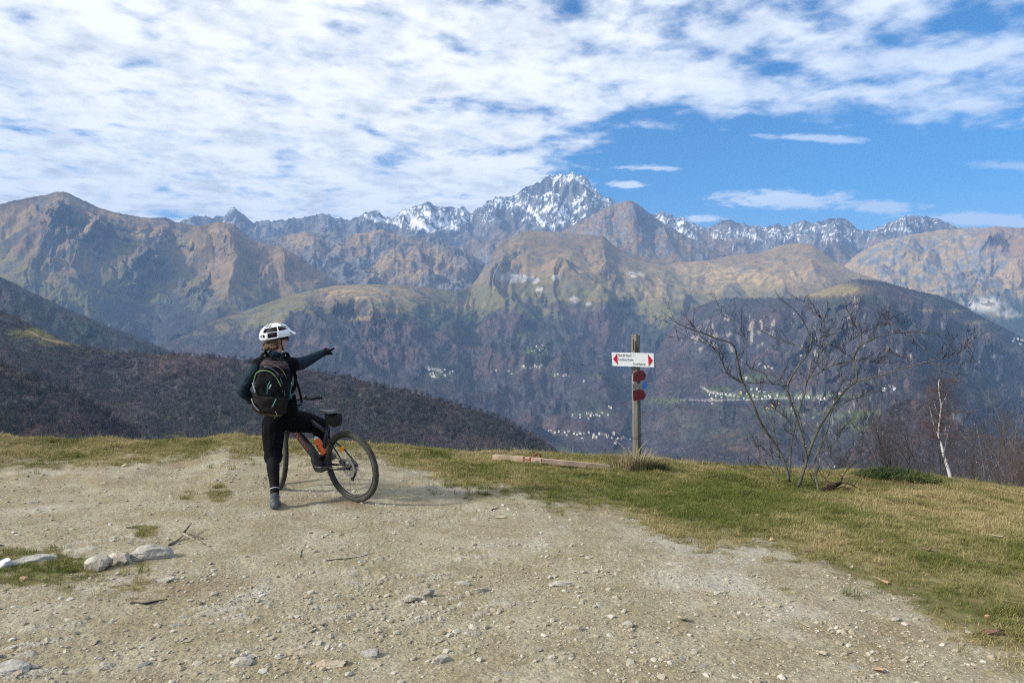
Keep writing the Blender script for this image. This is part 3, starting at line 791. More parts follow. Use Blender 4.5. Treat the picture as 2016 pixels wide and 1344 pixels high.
def ground_material():
    m = bpy.data.materials.new('track_and_turf'); m.use_nodes = True
    t = m.node_tree; b = t.nodes['Principled BSDF']
    b.inputs['Roughness'].default_value = 0.95; b.inputs['Specular IOR Level'].default_value = 0.15
    tc = nd(t, 'ShaderNodeTexCoord').outputs['Object']
    g = nd(t, 'ShaderNodeAttribute', attribute_name='grass').outputs['Fac']
    dr = nd(t, 'ShaderNodeAttribute', attribute_name='dry').outputs['Fac']
    gr = nd(t, 'ShaderNodeAttribute', attribute_name='grey').outputs['Fac']
    n1 = noise(t, tc, 2.2, 6, .6); n2 = noise(t, tc, 19, 7, .72); n3 = noise(t, tc, 130, 3, .7)
    vo = nd(t, 'ShaderNodeTexVoronoi', {'Vector': tc, 'Scale': 60.0, 'Randomness': 1.0})
    vo2 = nd(t, 'ShaderNodeTexVoronoi', {'Vector': tc, 'Scale': 24.0, 'Randomness': 1.0})
    vr = nd(t, 'ShaderNodeSeparateColor', {0: vo.outputs['Color']}).outputs[0]
    c = mixc(t, sstep(t, n1, .35, .68), (.240, .204, .130, 1), (.310, .284, .206, 1))
    c = mixc(t, gr, c, (.360, .342, .288, 1))
    c = mixc(t, sstep(t, noise(t, tc, .75, 5, .6), .52, .68, 0.0, .75), c, (.205, .158, .096, 1))
    k = mth(t, 'ADD', mth(t, 'MULTIPLY', n2, .8), mth(t, 'ADD', mth(t, 'MULTIPLY', n3, .5), mth(t, 'MULTIPLY', vr, .35)))
    k = sstep(t, k, .42, 1.22, .66, 1.26)
    c = mixc(t, 1.0, c, nd(t, 'ShaderNodeCombineColor', {0: k, 1: k, 2: k}).outputs[0], 'MULTIPLY')
    turf = mixc(t, dr, (.120, .130, .040, 1), (.270, .225, .110, 1))
    turf = mixc(t, sstep(t, n2, .42, .60), turf, (.150, .112, .062, 1))
    gm = sstep(t, mth(t, 'ADD', g, mth(t, 'MULTIPLY', mth(t, 'SUBTRACT', n2, .5), .9)), .35, .65)
    t.links.new(mixc(t, gm, c, turf), b.inputs['Base Color'])
    hgt = mth(t, 'ADD', mth(t, 'ADD', mth(t, 'MULTIPLY', n2, 1.0), mth(t, 'MULTIPLY', n3, .35)), mth(t, 'SUBTRACT', mth(t, 'MULTIPLY', vo.outputs['Distance'], -.5), mth(t, 'MULTIPLY', vo2.outputs['Distance'], .5)))
    t.links.new(nd(t, 'ShaderNodeBump', {'Height': hgt, 'Strength': .8, 'Distance': .010}).outputs[0], b.inputs['Normal'])
    return m

def build_ground():
    half = math.atan(1150 / FOC)
    th = np.concatenate([np.linspace(-math.pi, -half, 80)[:-1], np.linspace(-half, half, 820), np.linspace(half, math.pi, 80)[1:-1]])
    r = np.concatenate([np.linspace(0.2, 3.1, 26)[:-1], 1 / np.linspace(1 / 3.1, 1 / 14.0, 225), np.geomspace(14.2, 75, 30)])
    T, Rr = np.meshgrid(th, r)
    x = np.sin(T) * Rr; y = np.cos(T) * Rr
    z = ground_z(x, y)
    g = grass_mask(x, y, z); dr = dry_mask(x, y, z)
    px, py = to_px(x, y, z)
    grey = np.clip(ss(fbm(x / 1.1, y / 1.1, 4, .5, 241) + .25 * ss(px, 900, 1500) + .3 * blob(px, py, 870, 950, 160, 40) - .1, .1, .5), 0, 1) * .8
    o = mesh_np('ground', np.stack([x, y, z], -1).reshape(-1, 3), grid_faces(len(r), len(th), True)[:, ::-1], [ground_material()], True,
                {'grass': g.ravel(), 'dry': dr.ravel(), 'grey': np.clip(grey + .8 * ledge(x, y)[1], 0, 1).ravel()})
    tag(o, kind='structure')
build_ground()

def gz(x, y):
    return float(ground_z(np.array([x]), np.array([y]))[0])

def on_ground(px, py):
    """where the line of sight through a photo pixel meets the knoll"""
    Ys = np.linspace(2.4, 15, 640)
    x = (px - 1008) / FOC * Ys
    zr = EYE - (py - 672) / FOC * Ys
    zg = ground_z(x, Ys)
    hit = np.nonzero(zr <= zg)[0]
    i = hit[0] if len(hit) else int(np.argmin(zr - zg))
    return Vector((x[i], Ys[i], zg[i]))

# ---------------------------------------------------------------- scattering of what nobody could count
def scatter(name, pts, rot, scl, tone, idx, protos, kind='stuff'):
    me = bpy.data.meshes.new(name)
    pts = np.ascontiguousarray(pts, dtype=np.float32)
    me.vertices.add(len(pts)); me.vertices.foreach_set('co', pts.ravel())
    for an, typ, key, av in (('rot', 'FLOAT_VECTOR', 'vector', rot), ('scl', 'FLOAT_VECTOR', 'vector', scl), ('tone', 'FLOAT', 'value', tone), ('pick', 'INT', 'value', idx)):
        A = me.attributes.new(an, typ, 'POINT')
        A.data.foreach_set(key, np.ascontiguousarray(av, dtype=np.int32 if typ == 'INT' else np.float32).ravel())
    ob = bpy.data.objects.new(name, me); C.objects.link(ob)
    g = bpy.data.node_groups.new(name, 'GeometryNodeTree')
    g.interface.new_socket('Geometry', in_out='INPUT', socket_type='NodeSocketGeometry')
    g.interface.new_socket('Geometry', in_out='OUTPUT', socket_type='NodeSocketGeometry')
    gi = g.nodes.new('NodeGroupInput'); go = g.nodes.new('NodeGroupOutput')
    jn = g.nodes.new('GeometryNodeJoinGeometry')
    for p in reversed(protos):
        oi = g.nodes.new('GeometryNodeObjectInfo')
        oi.inputs['Object'].default_value = p; oi.inputs['As Instance'].default_value = True
        g.links.new(oi.outputs['Geometry'], jn.inputs[0])
    ip = g.nodes.new('GeometryNodeInstanceOnPoints')
    ip.inputs['Pick Instance'].default_value = True
    def na(n, typ):
        a = g.nodes.new('GeometryNodeInputNamedAttribute'); a.data_type = typ; a.inputs[0].default_value = n
        return [o for o in a.outputs if o.enabled and o.name == 'Attribute'][0]
    g.links.new(gi.outputs[0], ip.inputs['Points']); g.links.new(jn.outputs[0], ip.inputs['Instance'])
    g.links.new(na('pick', 'INT'), ip.inputs['Instance Index'])
    g.links.new(na('rot', 'FLOAT_VECTOR'), ip.inputs['Rotation']); g.links.new(na('scl', 'FLOAT_VECTOR'), ip.inputs['Scale'])
    g.links.new(ip.outputs[0], go.inputs[0])
    md = ob.modifiers.new('scatter', 'NODES'); md.node_group = g
    ob['kind'] = kind
    return ob

def proto(name, v, f, m, smooth=True):
    me = bpy.data.meshes.new(name); me.from_pydata([tuple(a) for a in v], [], [tuple(a) for a in f]); me.materials.append(m)
    me.polygons.foreach_set('use_smooth', np.full(len(f), smooth)); me.update()
    return bpy.data.objects.new(name, me)

def tone_mat(name, c0, c1, rough=.9, spec=.2, trans=0.0, mid=None):
    m = bpy.data.materials.new(name); m.use_nodes = True
    t = m.node_tree; b = t.nodes['Principled BSDF']
    a = nd(t, 'ShaderNodeAttribute', attribute_name='tone', attribute_type='INSTANCER').outputs['Fac']
    tc = nd(t, 'ShaderNodeTexCoord').outputs['Object']
    k = sstep(t, noise(t, tc, 30, 3), .3, .7, .75, 1.25)
    c = mixc(t, a, (*c0, 1), (*c1, 1)) if mid is None else mixc(t, sstep(t, a, .5, 1), mixc(t, sstep(t, a, 0, .5), (*c0, 1), (*mid, 1)), (*c1, 1))
    c = mixc(t, 1.0, c, nd(t, 'ShaderNodeCombineColor', {0: k, 1: k, 2: k}).outputs[0], 'MULTIPLY')
    t.links.new(c, b.inputs['Base Color'])
    b.inputs['Roughness'].default_value = rough; b.inputs['Specular IOR Level'].default_value = spec
    if trans:
        tr = nd(t, 'ShaderNodeBsdfTranslucent', {'Color': c})
        mx = nd(t, 'ShaderNodeMixShader', {0: trans, 1: b.outputs[0], 2: tr.outputs[0]})
        t.links.new(mx.outputs[0], t.nodes['Material Output'].inputs[0])
    return m

rng = np.random.default_rng(11)
def blade_clump(n, r, l0, l1, lean, w, seed):
    rg = random.Random(seed); v = []; f = []
    for i in range(n):
        a = rg.uniform(0, 6.283); q = r * math.sqrt(rg.random())
        bx, by = q * math.cos(a), q * math.sin(a)
        d = rg.uniform(0, 6.283); L = rg.uniform(l0, l1); le = rg.uniform(lean * .3, lean)
        dx, dy = math.cos(d), math.sin(d); sx, sy = -dy * w / 2, dx * w / 2
        o = len(v)
        for k, (s, ww) in enumerate(((0, 1), (.5, .8), (1, .12))):
            h = L * s * math.cos(le * s); e = L * s * math.sin(le * s)
            v += [(bx + dx * e - sx * ww, by + dy * e - sy * ww, h), (bx + dx * e + sx * ww, by + dy * e + sy * ww, h)]
        f += [(o, o + 1, o + 3, o + 2), (o + 2, o + 3, o + 5, o + 4)]
    return v, f

def sample_screen(n, px0, px1, py0, py1, power=0.0):
    """points on the knoll spread evenly over ground area inside a wedge"""
    y = np.sqrt(rng.uniform(3.0 ** 2, 13.2 ** 2, n))
    px = rng.uniform(px0, px1, n)
    x = (px - 1008) / FOC * y
    z = ground_z(x, y)
    return x, y, z

def build_grass():
    gm = tone_mat('grass_blade', (.105, .130, .028), (.380, .310, .155), .85, .2, .25, mid=(.205, .195, .066))
    protos = [proto('grass_clump', *blade_clump(20, .05, .025, .065, 1.25, .0032, 300 + i), gm) for i in range(4)]
    x, y, z = sample_screen(120000, -120, 2136, 0, 0)
    g = grass_mask(x, y, z); dr = dry_mask(x, y, z)
    px, py = to_px(x, y, z)
    thin = .22 + .78 * ss(fbm(x / .30, y / .30, 4, .6, 251) + .5 * (g - .6), -.15, .2)
    keep = rng.random(len(x)) < np.clip((g - .25) * 1.5, 0, 1) * thin
    x, y, z, dr = x[keep], y[keep], z[keep], dr[keep]
    n = len(x)
    tone = np.clip(dr + rng.normal(0, .22, n), 0, 1)
    s = rng.uniform(.55, 1.15, n) * (1 + .5 * ss(fbm(x / .8, y / .8, 3, .5, 255), .0, .4)) * (.75 + .35 * ss(y, 4, 10))
    rot = np.stack([rng.normal(0, .12, n), rng.normal(0, .12, n), rng.uniform(0, 6.28, n)], -1)
    o = scatter('grass', np.stack([x, y, z - .004], -1), rot, np.stack([s, s, s * rng.uniform(.6, 1.1, n)], -1), tone, rng.integers(0, 4, n), protos)
    tag(o, 'short matted green and straw coloured turf along the track', 'grass')
    # uneven tufts standing out of the turf
    x, y, z = sample_screen(9000, -120, 2136, 0, 0)
    g = grass_mask(x, y, z); dr = dry_mask(x, y, z)
    keep = (rng.random(len(x)) < g * .55) & (fbm(x / .5, y / .5, 3, .6, 265) > .02)
    x, y, z, dr = x[keep], y[keep], z[keep], dr[keep]; n = len(x)
    tuft = [proto('tuft_clump', *blade_clump(26, .045, .05, .13, 1.15, .0034, 360 + i), gm) for i in range(3)]
    s = rng.uniform(.5, 1.15, n)
    o = scatter('grass_tufts', np.stack([x, y, z - .004], -1), np.stack([rng.normal(0, .15, n), rng.normal(0, .15, n), rng.uniform(0, 6.28, n)], -1), np.stack([s, s, s], -1), np.clip(dr + rng.normal(-.05, .3, n), 0, 1), rng.integers(0, 3, n), tuft)
    tag(o, 'taller uneven tufts standing out of the short turf', 'grass')
    # taller dry stalks along the crest
    tall = [proto('stalk_clump', *blade_clump(7, .05, .12, .34, .55, .0035, 340 + i), gm) for i in range(3)]
    n0 = 900
    px = rng.uniform(-60, 2080, n0); y = pl(px, CRESTY) + rng.normal(-.2, .55, n0)
    x = (px - 1008) / FOC * y; z = ground_z(x, y)
    keep = rng.random(n0) < .35 + .5 * ss(fbm(x / .9, y / .9, 3, .5, 261), -.1, .3)
    x, y, z = x[keep], y[keep], z[keep]; n = len(x)
    s = rng.uniform(.3, .85, n)
    o = scatter('dry_stalks', np.stack([x, y, z], -1), np.stack([rng.normal(0, .2, n), rng.normal(0, .2, n), rng.uniform(0, 6.28, n)], -1), np.stack([s, s, s], -1), rng.uniform(.5, 1, n), rng.integers(0, 3, n), tall)
    tag(o, 'thin dry grass stalks along the crest of the knoll', 'grass')
build_grass()

def stone_shape(seed, flat=.6, n=2):
    rg = random.Random(seed)
    bm = bmesh.new(); bmesh.ops.create_icosphere(bm, subdivisions=n, radius=1.0)
    for k in range(9):
        d = Vector((rg.gauss(0, 1), rg.gauss(0, 1), rg.gauss(0, 1))).normalized(); c = rg.uniform(.45, .85)
        for v in bm.verts:
            q = v.co.dot(d)
            if q > c: v.co -= d * (q - c)
    sx, sy, sz = rg.uniform(.8, 1.25), rg.uniform(.6, 1.0), flat * rg.uniform(.7, 1.1)
    for v in bm.verts:
        v.co += Vector((rg.gauss(0, 1), rg.gauss(0, 1), rg.gauss(0, 1))) * .03
        v.co = Vector((v.co.x * sx, v.co.y * sy, v.co.z * sz))
    bmesh.ops.triangulate(bm, faces=bm.faces[:])
    v = [tuple(a.co) for a in bm.verts]; f = [tuple(a.index for a in b.verts) for b in bm.faces]
    bm.free()
    return v, f

def build_gravel():
    pm = tone_mat('gravel_stone', (.215, .172, .112), (.43, .41, .35), .92, .2, mid=(.305, .268, .20))
    protos = [proto('gravel_piece', *stone_shape(400 + i, .55, 1), pm, False) for i in range(5)]
    x, y, z = sample_screen(80000, -120, 2136, 0, 0)
    x2 = rng.uniform(-3.6, 3.6, 34000); y2 = rng.uniform(2.6, 5.2, 34000); z2 = ground_z(x2, y2)
    x, y, z = np.concatenate([x, x2]), np.concatenate([y, y2]), np.concatenate([z, z2])
    g = grass_mask(x, y, z)
    dens = .35 + .65 * ss(fbm(x / .8, y / .8, 4, .55, 271), -.2, .25)
    keep = rng.random(len(x)) < np.clip(1.05 - g * 1.6, 0, 1) * dens
    x, y, z = x[keep], y[keep], z[keep]; n = len(x)
    s = np.clip(.0030 + .0042 * rng.pareto(2.4, n), .003, .026)
    rot = np.stack([rng.normal(0, .25, n), rng.normal(0, .25, n), rng.uniform(0, 6.28, n)], -1)
    o = scatter('gravel', np.stack([x, y, z + s * .12], -1), rot, np.stack([s, s, s], -1), np.clip(rng.beta(2, 2, n) + .1, 0, 1), rng.integers(0, 5, n), protos)
    tag(o, 'loose pale gravel spread over the dirt track', 'gravel')
build_gravel()
# ---------------------------------------------------------------- villages in the valley
def spot(px, py, names=('wooded_ridge', 'valley_slope')):
    best = None
    for n in names:
        L = LAYERS[n]
        d = (L['PX'] - px) ** 2 + (L['PY'] - py) ** 2
        k = int(np.argmin(d)); i, j = np.unravel_index(k, d.shape)
        if d[i, j] < 16 and (best is None or L['Y'][i, j] < best[1]):
            best = (L['X'][i, j], L['Y'][i, j], L['Z'][i, j])
    return best

HW = [mat('plaster_white', (.70, .69, .66), .9, var=.1, scale=.3), mat('plaster_cream', (.60, .54, .44), .9, var=.1, scale=.3), mat('plaster_ochre', (.55, .36, .15), .9, var=.1, scale=.3)]
HR = [mat('roof_slate', (.16, .16, .17), .8, var=.2, scale=.5), mat('roof_tile', (.24, .13, .09), .9, var=.2, scale=.5), mat('roof_pale', (.33, .33, .34), .8, var=.15, scale=.5)]
HG = mat('window_dark', (.03, .03, .035), .3, var=.1, scale=1)
def house_mesh(w, d, h, rh, wall, roof):
    b = MB()
    b.box((0, 0, h / 2 - 2), (w, d, h + 4))
    e = .5
    for s in (-1, 1):
        b.add([(-w / 2 - e, s * (d / 2 + e), h - .2), (w / 2 + e, s * (d / 2 + e), h - .2), (w / 2 + e, 0, h + rh), (-w / 2 - e, 0, h + rh), (-w / 2 - e, s * (d / 2 + e), h + .2), (w / 2 + e, s * (d / 2 + e), h + .2), (w / 2 + e, 0, h + rh + .4), (-w / 2 - e, 0, h + rh + .4)],
              [(0, 1, 2, 3), (4, 5, 6, 7), (0, 1, 5, 4), (1, 2, 6, 5), (0, 3, 7, 4)], 1)
        b.add([(s * w / 2, -d / 2, h), (s * w / 2, d / 2, h), (s * w / 2, 0, h + rh)], [(0, 1, 2)], 0)
    b.box((w * .25, d * .2, h + rh * .8), (.9, .9, 1.8), mi=0)
    for fl in range(int(h // 2.8)):
        for k in range(int(w // 2.6)):
            x = -w / 2 + 1.5 + k * 2.6
            b.box((x, -d / 2 - .03, 1.5 + fl * 2.8), (.95, .12, 1.3), mi=2)
    o = b.build('house', [wall, roof, HG], smooth=False)
    me = o.data; bpy.data.objects.remove(o)
    return me
HM = [house_mesh(11, 8, 6, 2.4, HW[0], HR[0]), house_mesh(9, 8, 5.6, 2.2, HW[0], HR[2]), house_mesh(13, 9, 7, 2.6, HW[1], HR[1]), house_mesh(8, 7, 5, 2, HW[0], HR[0]), house_mesh(10, 8, 8, 2.2, HW[1], HR[2]), house_mesh(15, 10, 10, 3, HW[2], HR[1])]
HOUSES = [(1044, 848), (1036, 846), (988, 851)]
def village(group, label, pts, size=1.0, seed=0):
    rg = random.Random(seed)
    for q in pts:
        s = spot(q[0], q[1])
        if s is None: continue
        HOUSES.append((q[0], q[1]))
        o = bpy.data.objects.new('house', HM[q[2]] if len(q) > 2 else HM[rg.choice((0, 0, 1, 1, 3, 2, 4))])
        C.objects.link(o)
        o.location = (s[0], s[1], s[2] + .5)
        o.rotation_euler = (0, 0, rg.choice((0, 0, .3, -.4, 1.2, 1.6)) + rg.uniform(-.15, .15))
        k = 1.3 * size * rg.uniform(.8, 1.15); o.scale = (k, k, k)
        k = HM.index(o.data); look = ('white %s with grey roof', 'white %s with pale roof', 'cream %s with red-brown roof', 'low white %s with grey roof', 'tall cream %s with pale roof', 'big ochre %s with red-brown roof')[k]
        xs = sorted(a[0] for a in pts); t = xs.index(q[0]) / max(1, len(xs) - 1)
        place = 'leftmost' if t == 0 else 'rightmost' if t == 1 else 'left side' if t < .34 else 'middle' if t < .67 else 'right side'
        tag(o, look % 'house' + ', ' + place + ' of ' + label, 'house', group)
def cr(x0, y0, s, pts): return [(x0 + p[0] / s, y0 + p[1] / s) + tuple(p[2:]) for p in pts]
village('houses of the village below the signpost beam', 'village above the beam',
        cr(960, 660, 5.843, [(640, 1100), (700, 1110), (735, 1105), (780, 1140), (820, 1120), (890, 1130), (930, 1125), (910, 1155), (1000, 1135), (1030, 1145), (1060, 1150), (1090, 1180), (1115, 1145), (1160, 1150), (1220, 1160), (1225, 1205), (1280, 1160), (1310, 1150),
                             (1355, 1160), (1380, 1190), (1430, 1200), (1455, 1170), (1465, 1255), (1500, 1190), (1530, 1215, 2), (1545, 1185, 2), (1570, 1190), (1600, 1210), (1640, 1215), (1395, 1165), (1250, 1185)]), .82, 1)
village('houses of the upper village beside the post', 'terrace village beside the post',
        cr(960, 660, 5.843, [(975, 935), (1060, 920), (1070, 945), (1150, 915), (1200, 915), (1225, 935), (1250, 910), (1290, 930), (1330, 880), (1320, 905), (1380, 915), (1410, 855), (1165, 965), (1190, 935), (1395, 840)]), .85, 2)
village('houses of the clearing hamlet under the pasture', 'highest meadow hamlet', cr(960, 660, 5.843, [(560, 130), (510, 185), (600, 185), (630, 135), (490, 380), (520, 370), (545, 365), (580, 370), (600, 360), (625, 350), (420, 360)]), .9, 3)
village('houses of the small forest hamlets', 'scattered forest clearings', cr(960, 660, 5.843, [(240, 425), (280, 445), (95, 422), (770, 460), (800, 465), (900, 465), (930, 480), (880, 475), (1110, 550)]), .9, 4)
village('houses of the hamlet above the dark hill', 'hamlet above dark hill', cr(800, 660, 7.754, [(590, 535), (655, 575), (710, 575), (350, 545), (365, 600), (415, 590), (430, 630), (400, 645), (440, 640), (580, 620), (485, 560)]), .9, 5)
village('houses of the large village behind the bare shrub', 'village behind the shrub',
        cr(1340, 680, 4.582, [(215, 395), (250, 415), (270, 430), (300, 430), (340, 435), (355, 445), (280, 485), (300, 490), (370, 480), (290, 530), (410, 450), (450, 450), (545, 445, 5), (480, 470), (490, 455), (570, 480), (600, 445), (640, 400), (690, 405), (660, 465), (690, 470),
                              (730, 480), (760, 435), (770, 460), (800, 450), (810, 465), (870, 455), (1075, 475), (1100, 455), (1130, 460), (1165, 485), (1245, 475), (1300, 480), (1345, 445), (1440, 445), (265, 450), (320, 460), (420, 490), (520, 470), (745, 490), (1270, 490), (620, 455), (380, 440), (710, 425)]), .74, 6)
village('houses of the hamlet under the crags', 'hamlet under the crags', cr(1340, 680, 4.582, [(710, 180), (760, 200), (790, 205), (825, 210), (770, 215), (590, 290), (595, 320), (1050, 100), (1085, 105), (1100, 95)]), .8, 7)
village('houses of the hamlet left of the birch', 'hamlet near the birch', cr(1340, 680, 4.582, [(1850, 400), (1880, 395), (1910, 405), (1930, 410), (1830, 410)]), .75, 8)
village('houses on the valley floor behind the log', 'valley houses beyond the log', cr(1440, 820, 6.72, [(815, 485), (1390, 690), (1440, 695), (1420, 720), (1330, 765), (1530, 740), (1580, 735), (1230, 755)]), .7, 9)
village('houses on the shaded flank at the picture edge', 'houses on the shaded flank', cr(1840, 560, 6.72, [(1035, 765), (1095, 740), (1150, 755), (1130, 800), (1045, 730)]), 1.0, 10)
def church():
    s = spot(1044, 848)
    o = empty('church', (s[0], s[1], s[2]))
    b = MB(); b.box((0, 0, 4), (20, 10, 14)); b.build('nave', HW[0], o, False)
    b = MB(); b.add([(-10.5, -5.6, 10.8), (10.5, -5.6, 10.8), (10.5, 5.6, 10.8), (-10.5, 5.6, 10.8), (-10.5, 0, 14.5), (10.5, 0, 14.5)], [(0, 1, 5, 4), (3, 2, 5, 4), (0, 3, 4), (1, 2, 5), (0, 1, 2, 3)]); b.build('roof', HR[0], o, False)
    b = MB(); b.box((-13, -1, 9), (4.5, 4.5, 26)); tw = b.build('bell_tower', HW[0], o, False)
    b = MB(); b.add([(-15.5, -3.5, 22), (-10.5, -3.5, 22), (-10.5, 1.5, 22), (-15.5, 1.5, 22), (-13, -1, 27)], [(0, 1, 4), (1, 2, 4), (2, 3, 4), (3, 0, 4), (0, 1, 2, 3)]); b.build('spire', HR[0], tw, False)
    tag(o, 'white church with a tall bell tower at the end of the village', 'church')
    s = spot(988, 851)
    b = MB(); b.box((0, 0, 3), (16, 10, 9)); b.add([(-8.3, -5.3, 7.6), (8.3, -5.3, 7.6), (8.3, 5.3, 7.6), (-8.3, 5.3, 7.6), (-8.3, 0, 10), (8.3, 0, 10)], [(0, 1, 5, 4), (3, 2, 5, 4), (0, 3, 4), (1, 2, 5)], 1)
    o = b.build('barn', [HW[0], HR[2]], smooth=False); o.location = (s[0], s[1], s[2])
    tag(o, 'lone white barn in the forest left of the church', 'barn')
church()
def conifers():
    m = mat('conifer_needles', (.012, .022, .016), 1.0, var=.3, scale=.3)
    for px, py, h, lb in ((1030, 850, 16, 'dark conifer at the outer side of the church tower'), (1034, 849, 18, 'taller dark conifer right against the church tower'), (1063, 852, 14, 'dark conifer between church and first houses'), (1073, 855, 16, 'stout dark conifer before the first village houses'), (1078, 853, 13, 'small dark conifer right of the stout one'),
                      (1101, 743, 15, 'lone dark conifer below the forest hamlet beside the post'), (1457, 770, 12, 'dark conifer behind the ochre house'), (1420, 770, 12, 'dark conifer above the left part of the large village'), (990, 735, 14, 'dark conifer beside the two forest houses')):
        s = spot(px, py)
        if s is None: continue
        rg = random.Random(int(px)); b = MB()
        for k in range(7):
            z0 = h * (.08 + .13 * k); r = h * .24 * (1 - k / 7.6)
            vs = [(r * rg.uniform(.75, 1.15) * math.cos(a), r * rg.uniform(.75, 1.15) * math.sin(a), z0) for a in np.linspace(0, 5.7, 9)] + [(0, 0, z0 + h * .24)]
            b.add(vs, [(i, (i + 1) % 9, 9) for i in range(9)])
        o = empty('conifer', (s[0], s[1], s[2] - 1)); b.build('crown', m, o, False)
        b = MB(); b.tube([(0, 0, -1), (0, 0, h * .3)], .3, 5); b.build('trunk', mat('conifer_bark', (.06, .045, .035), 1), o)
        tag(o, lb, 'tree', 'dark conifers in the valley villages')
conifers()

# ---------------------------------------------------------------- signpost
def build_signpost():
    base = on_ground(1255, 914)
    Y = base.y
    o = empty('trail_signpost', base)
    def L(px, py, dy=0.0): return at(px, py, Y + dy) - base
    wood = mat('weathered_post', (.175, .170, .150), .9, var=.35, scale=9, bump=1.0, bscale=24, color2=(.075, .065, .048), stretch=(1, 1, .12))
    b = MB(); rg = random.Random(3)
    top = L(1251, 658); n = 14
    hw = 10.4 / FOC * Y
    secs = 12; vs = []; fs = []
    M = Matrix.Rotation(R(24), 3, 'Z')
    for i in range(secs + 1):
        t = i / secs
        c = Vector((0, 0, -.15)).lerp(top, t) if i else Vector((0.0, 0, -.15))
        c = Vector((top.x * t, 0, -.15 + (top.z + .15) * t))
        for k in range(8):
            a = 2 * math.pi * (k + .5) / 8
            sq = hw / max(abs(math.cos(a)), abs(math.sin(a))) * (.92 if True else 1)
            v = M @ Vector((math.cos(a) * sq * .82, math.sin(a) * sq * .82, 0))
            v *= 1 + rg.uniform(-.03, .03)
            vs.append(c + v + Vector((0, 0, rg.uniform(-.03, .015) if i == secs else 0)))
    for i in range(secs):
        for k in range(8):
            fs.append((i * 8 + k, i * 8 + (k + 1) % 8, (i + 1) * 8 + (k + 1) % 8, (i + 1) * 8 + k))
    fs.append(tuple(range(secs * 8, secs * 8 + 8)))
    b.add(vs, fs); post = b.build('post', wood, o, True, auto=30)
    # long dark cracks in the top of the post
    b = MB()
    for px, y0, y1, w in ((1247.5, 668, 690, 2.2), (1251, 672, 694, 1.4), (1255, 680, 693, 2.6)):
        b.box(L(px, (y0 + y1) / 2, -hw * .98), (w / FOC * Y, .008, (y1 - y0) / FOC * Y))
    b.build_each('crack', mat('old_wood_dark', (.03, .022, .015), .95), post)
    white = mat('sign_white', (.80, .82, .82), .45, var=.03, scale=6)
    red = mat('sign_red', (.55, .010, .035), .5, var=.1, scale=8)
    dred = mat('sign_red_back', (.062, .003, .007), .55, var=.25, scale=14)
    ink = mat('sign_ink', (.06, .07, .06), .6)
    F = -hw - .012
    def quad_board(name, pts, th, m, parent, dy):
        b = MB(); P = [L(px, py, dy) for px, py in pts]
        b.add([p for p in P] + [p + Vector((0, th, 0)) for p in P], [tuple(range(len(P) - 1, -1, -1)), tuple(range(len(P), 2 * len(P)))] + [(i, (i + 1) % len(P), (i + 1) % len(P) + len(P), i + len(P)) for i in range(len(P))])
        return b.build(name, m, parent, False)
    sb = quad_board('sign_board', [(1204.4, 693.2), (1286.5, 695.2), (1287.8, 722.8), (1206.2, 720.0)], .012, white, o, F)
    sb['label'] = 'white sign board with red arrows at both ends'
    quad_board('arrow', [(1207.0, 706.4), (1214.6, 695.6), (1216.2, 717.8)], .003, red, sb, F - .0045)
    quad_board('arrow', [(1275.6, 697.2), (1285.2, 709.3), (1277.0, 720.6)], .003, red, sb, F - .0045)
    for txt, px, py, wpx in (('Testa dal Vianedi', 1216, 700.8, 26.5), ('F.na Bona Onsina', 1217, 709.4, 29.5), ('Croce Tavernar', 1246, 717.9, 24.5)):
        cu = bpy.data.curves.new('lettering', 'FONT'); cu.body = txt; cu.size = 1.0; cu.extrude = .02; cu.offset = .012
        t = bpy.data.objects.new('lettering', cu); C.objects.link(t)
        dg = bpy.context.evaluated_depsgraph_get(); me = bpy.data.meshes.new_from_object(t.evaluated_get(dg))
        bpy.data.objects.remove(t)
        t = bpy.data.objects.new('lettering', me); C.objects.link(t)
        me.materials.clear(); me.materials.append(ink)
        w = max(v.co.x for v in me.vertices)
        s = wpx / FOC * Y / w
        t.parent = sb; t.location = L(px, py, F - .0032); t.rotation_euler = (R(90), R(1.6), 0); t.scale = (s, s * 1.55, s * .12)
    r1 = quad_board('sign_plate', [(1247.0, 733.5), (1259.5, 729.6), (1266.0, 729.2), (1272.8, 738.0), (1269.0, 747.6), (1254, 751.2), (1246.6, 750.6)], .014, dred, o, F - .02); r1['label'] = 'upper dark red pointed plate'
    r2 = quad_board('sign_plate', [(1246.2, 768.5), (1259.5, 766.8), (1266.5, 767.6), (1272.2, 777.6), (1267.6, 786.2), (1258, 788.0), (1246.8, 788.0)], .014, dred, o, F - .02); r2['label'] = 'lower dark red pointed plate'
    g = quad_board('sign_plate', [(1245.6, 755.4), (1264.8, 754.0), (1264.4, 766.0), (1245.8, 767.4)], .012, mat('sign_grey', (.10, .11, .105), .7, var=.5, scale=30), o, F - .01); g['label'] = 'grey weathered plate with blue tip'
    quad_board('tip', [(1264.9, 753.4), (1270.4, 752.2), (1275.9, 758.6), (1270.6, 765.6), (1265.2, 766.0)], .013, mat('sign_blue', (.010, .085, .30), .5, var=.15, scale=10), g, F - .012)
    # nail heads and a wire round the foot of the post
    b = MB()
    for px, py in ((1247, 698), (1257, 716), (1252, 740), (1252, 778), (1251, 761)): b.ball(L(px, py, F - .037 if py > 725 else F - .006), .006, nu=8, nv=4)
    b.build_each('nail', mat('rusty_nail', (.12, .09, .07), .6, .6), o)
    b = MB(); pts = []
    for k in range(15):
        a = 2 * math.pi * k / 14; pts.append(L(1253, 858, 0) + Vector((math.cos(a) * hw * 1.12, math.sin(a) * hw * 1.12, math.cos(a) * .03)))
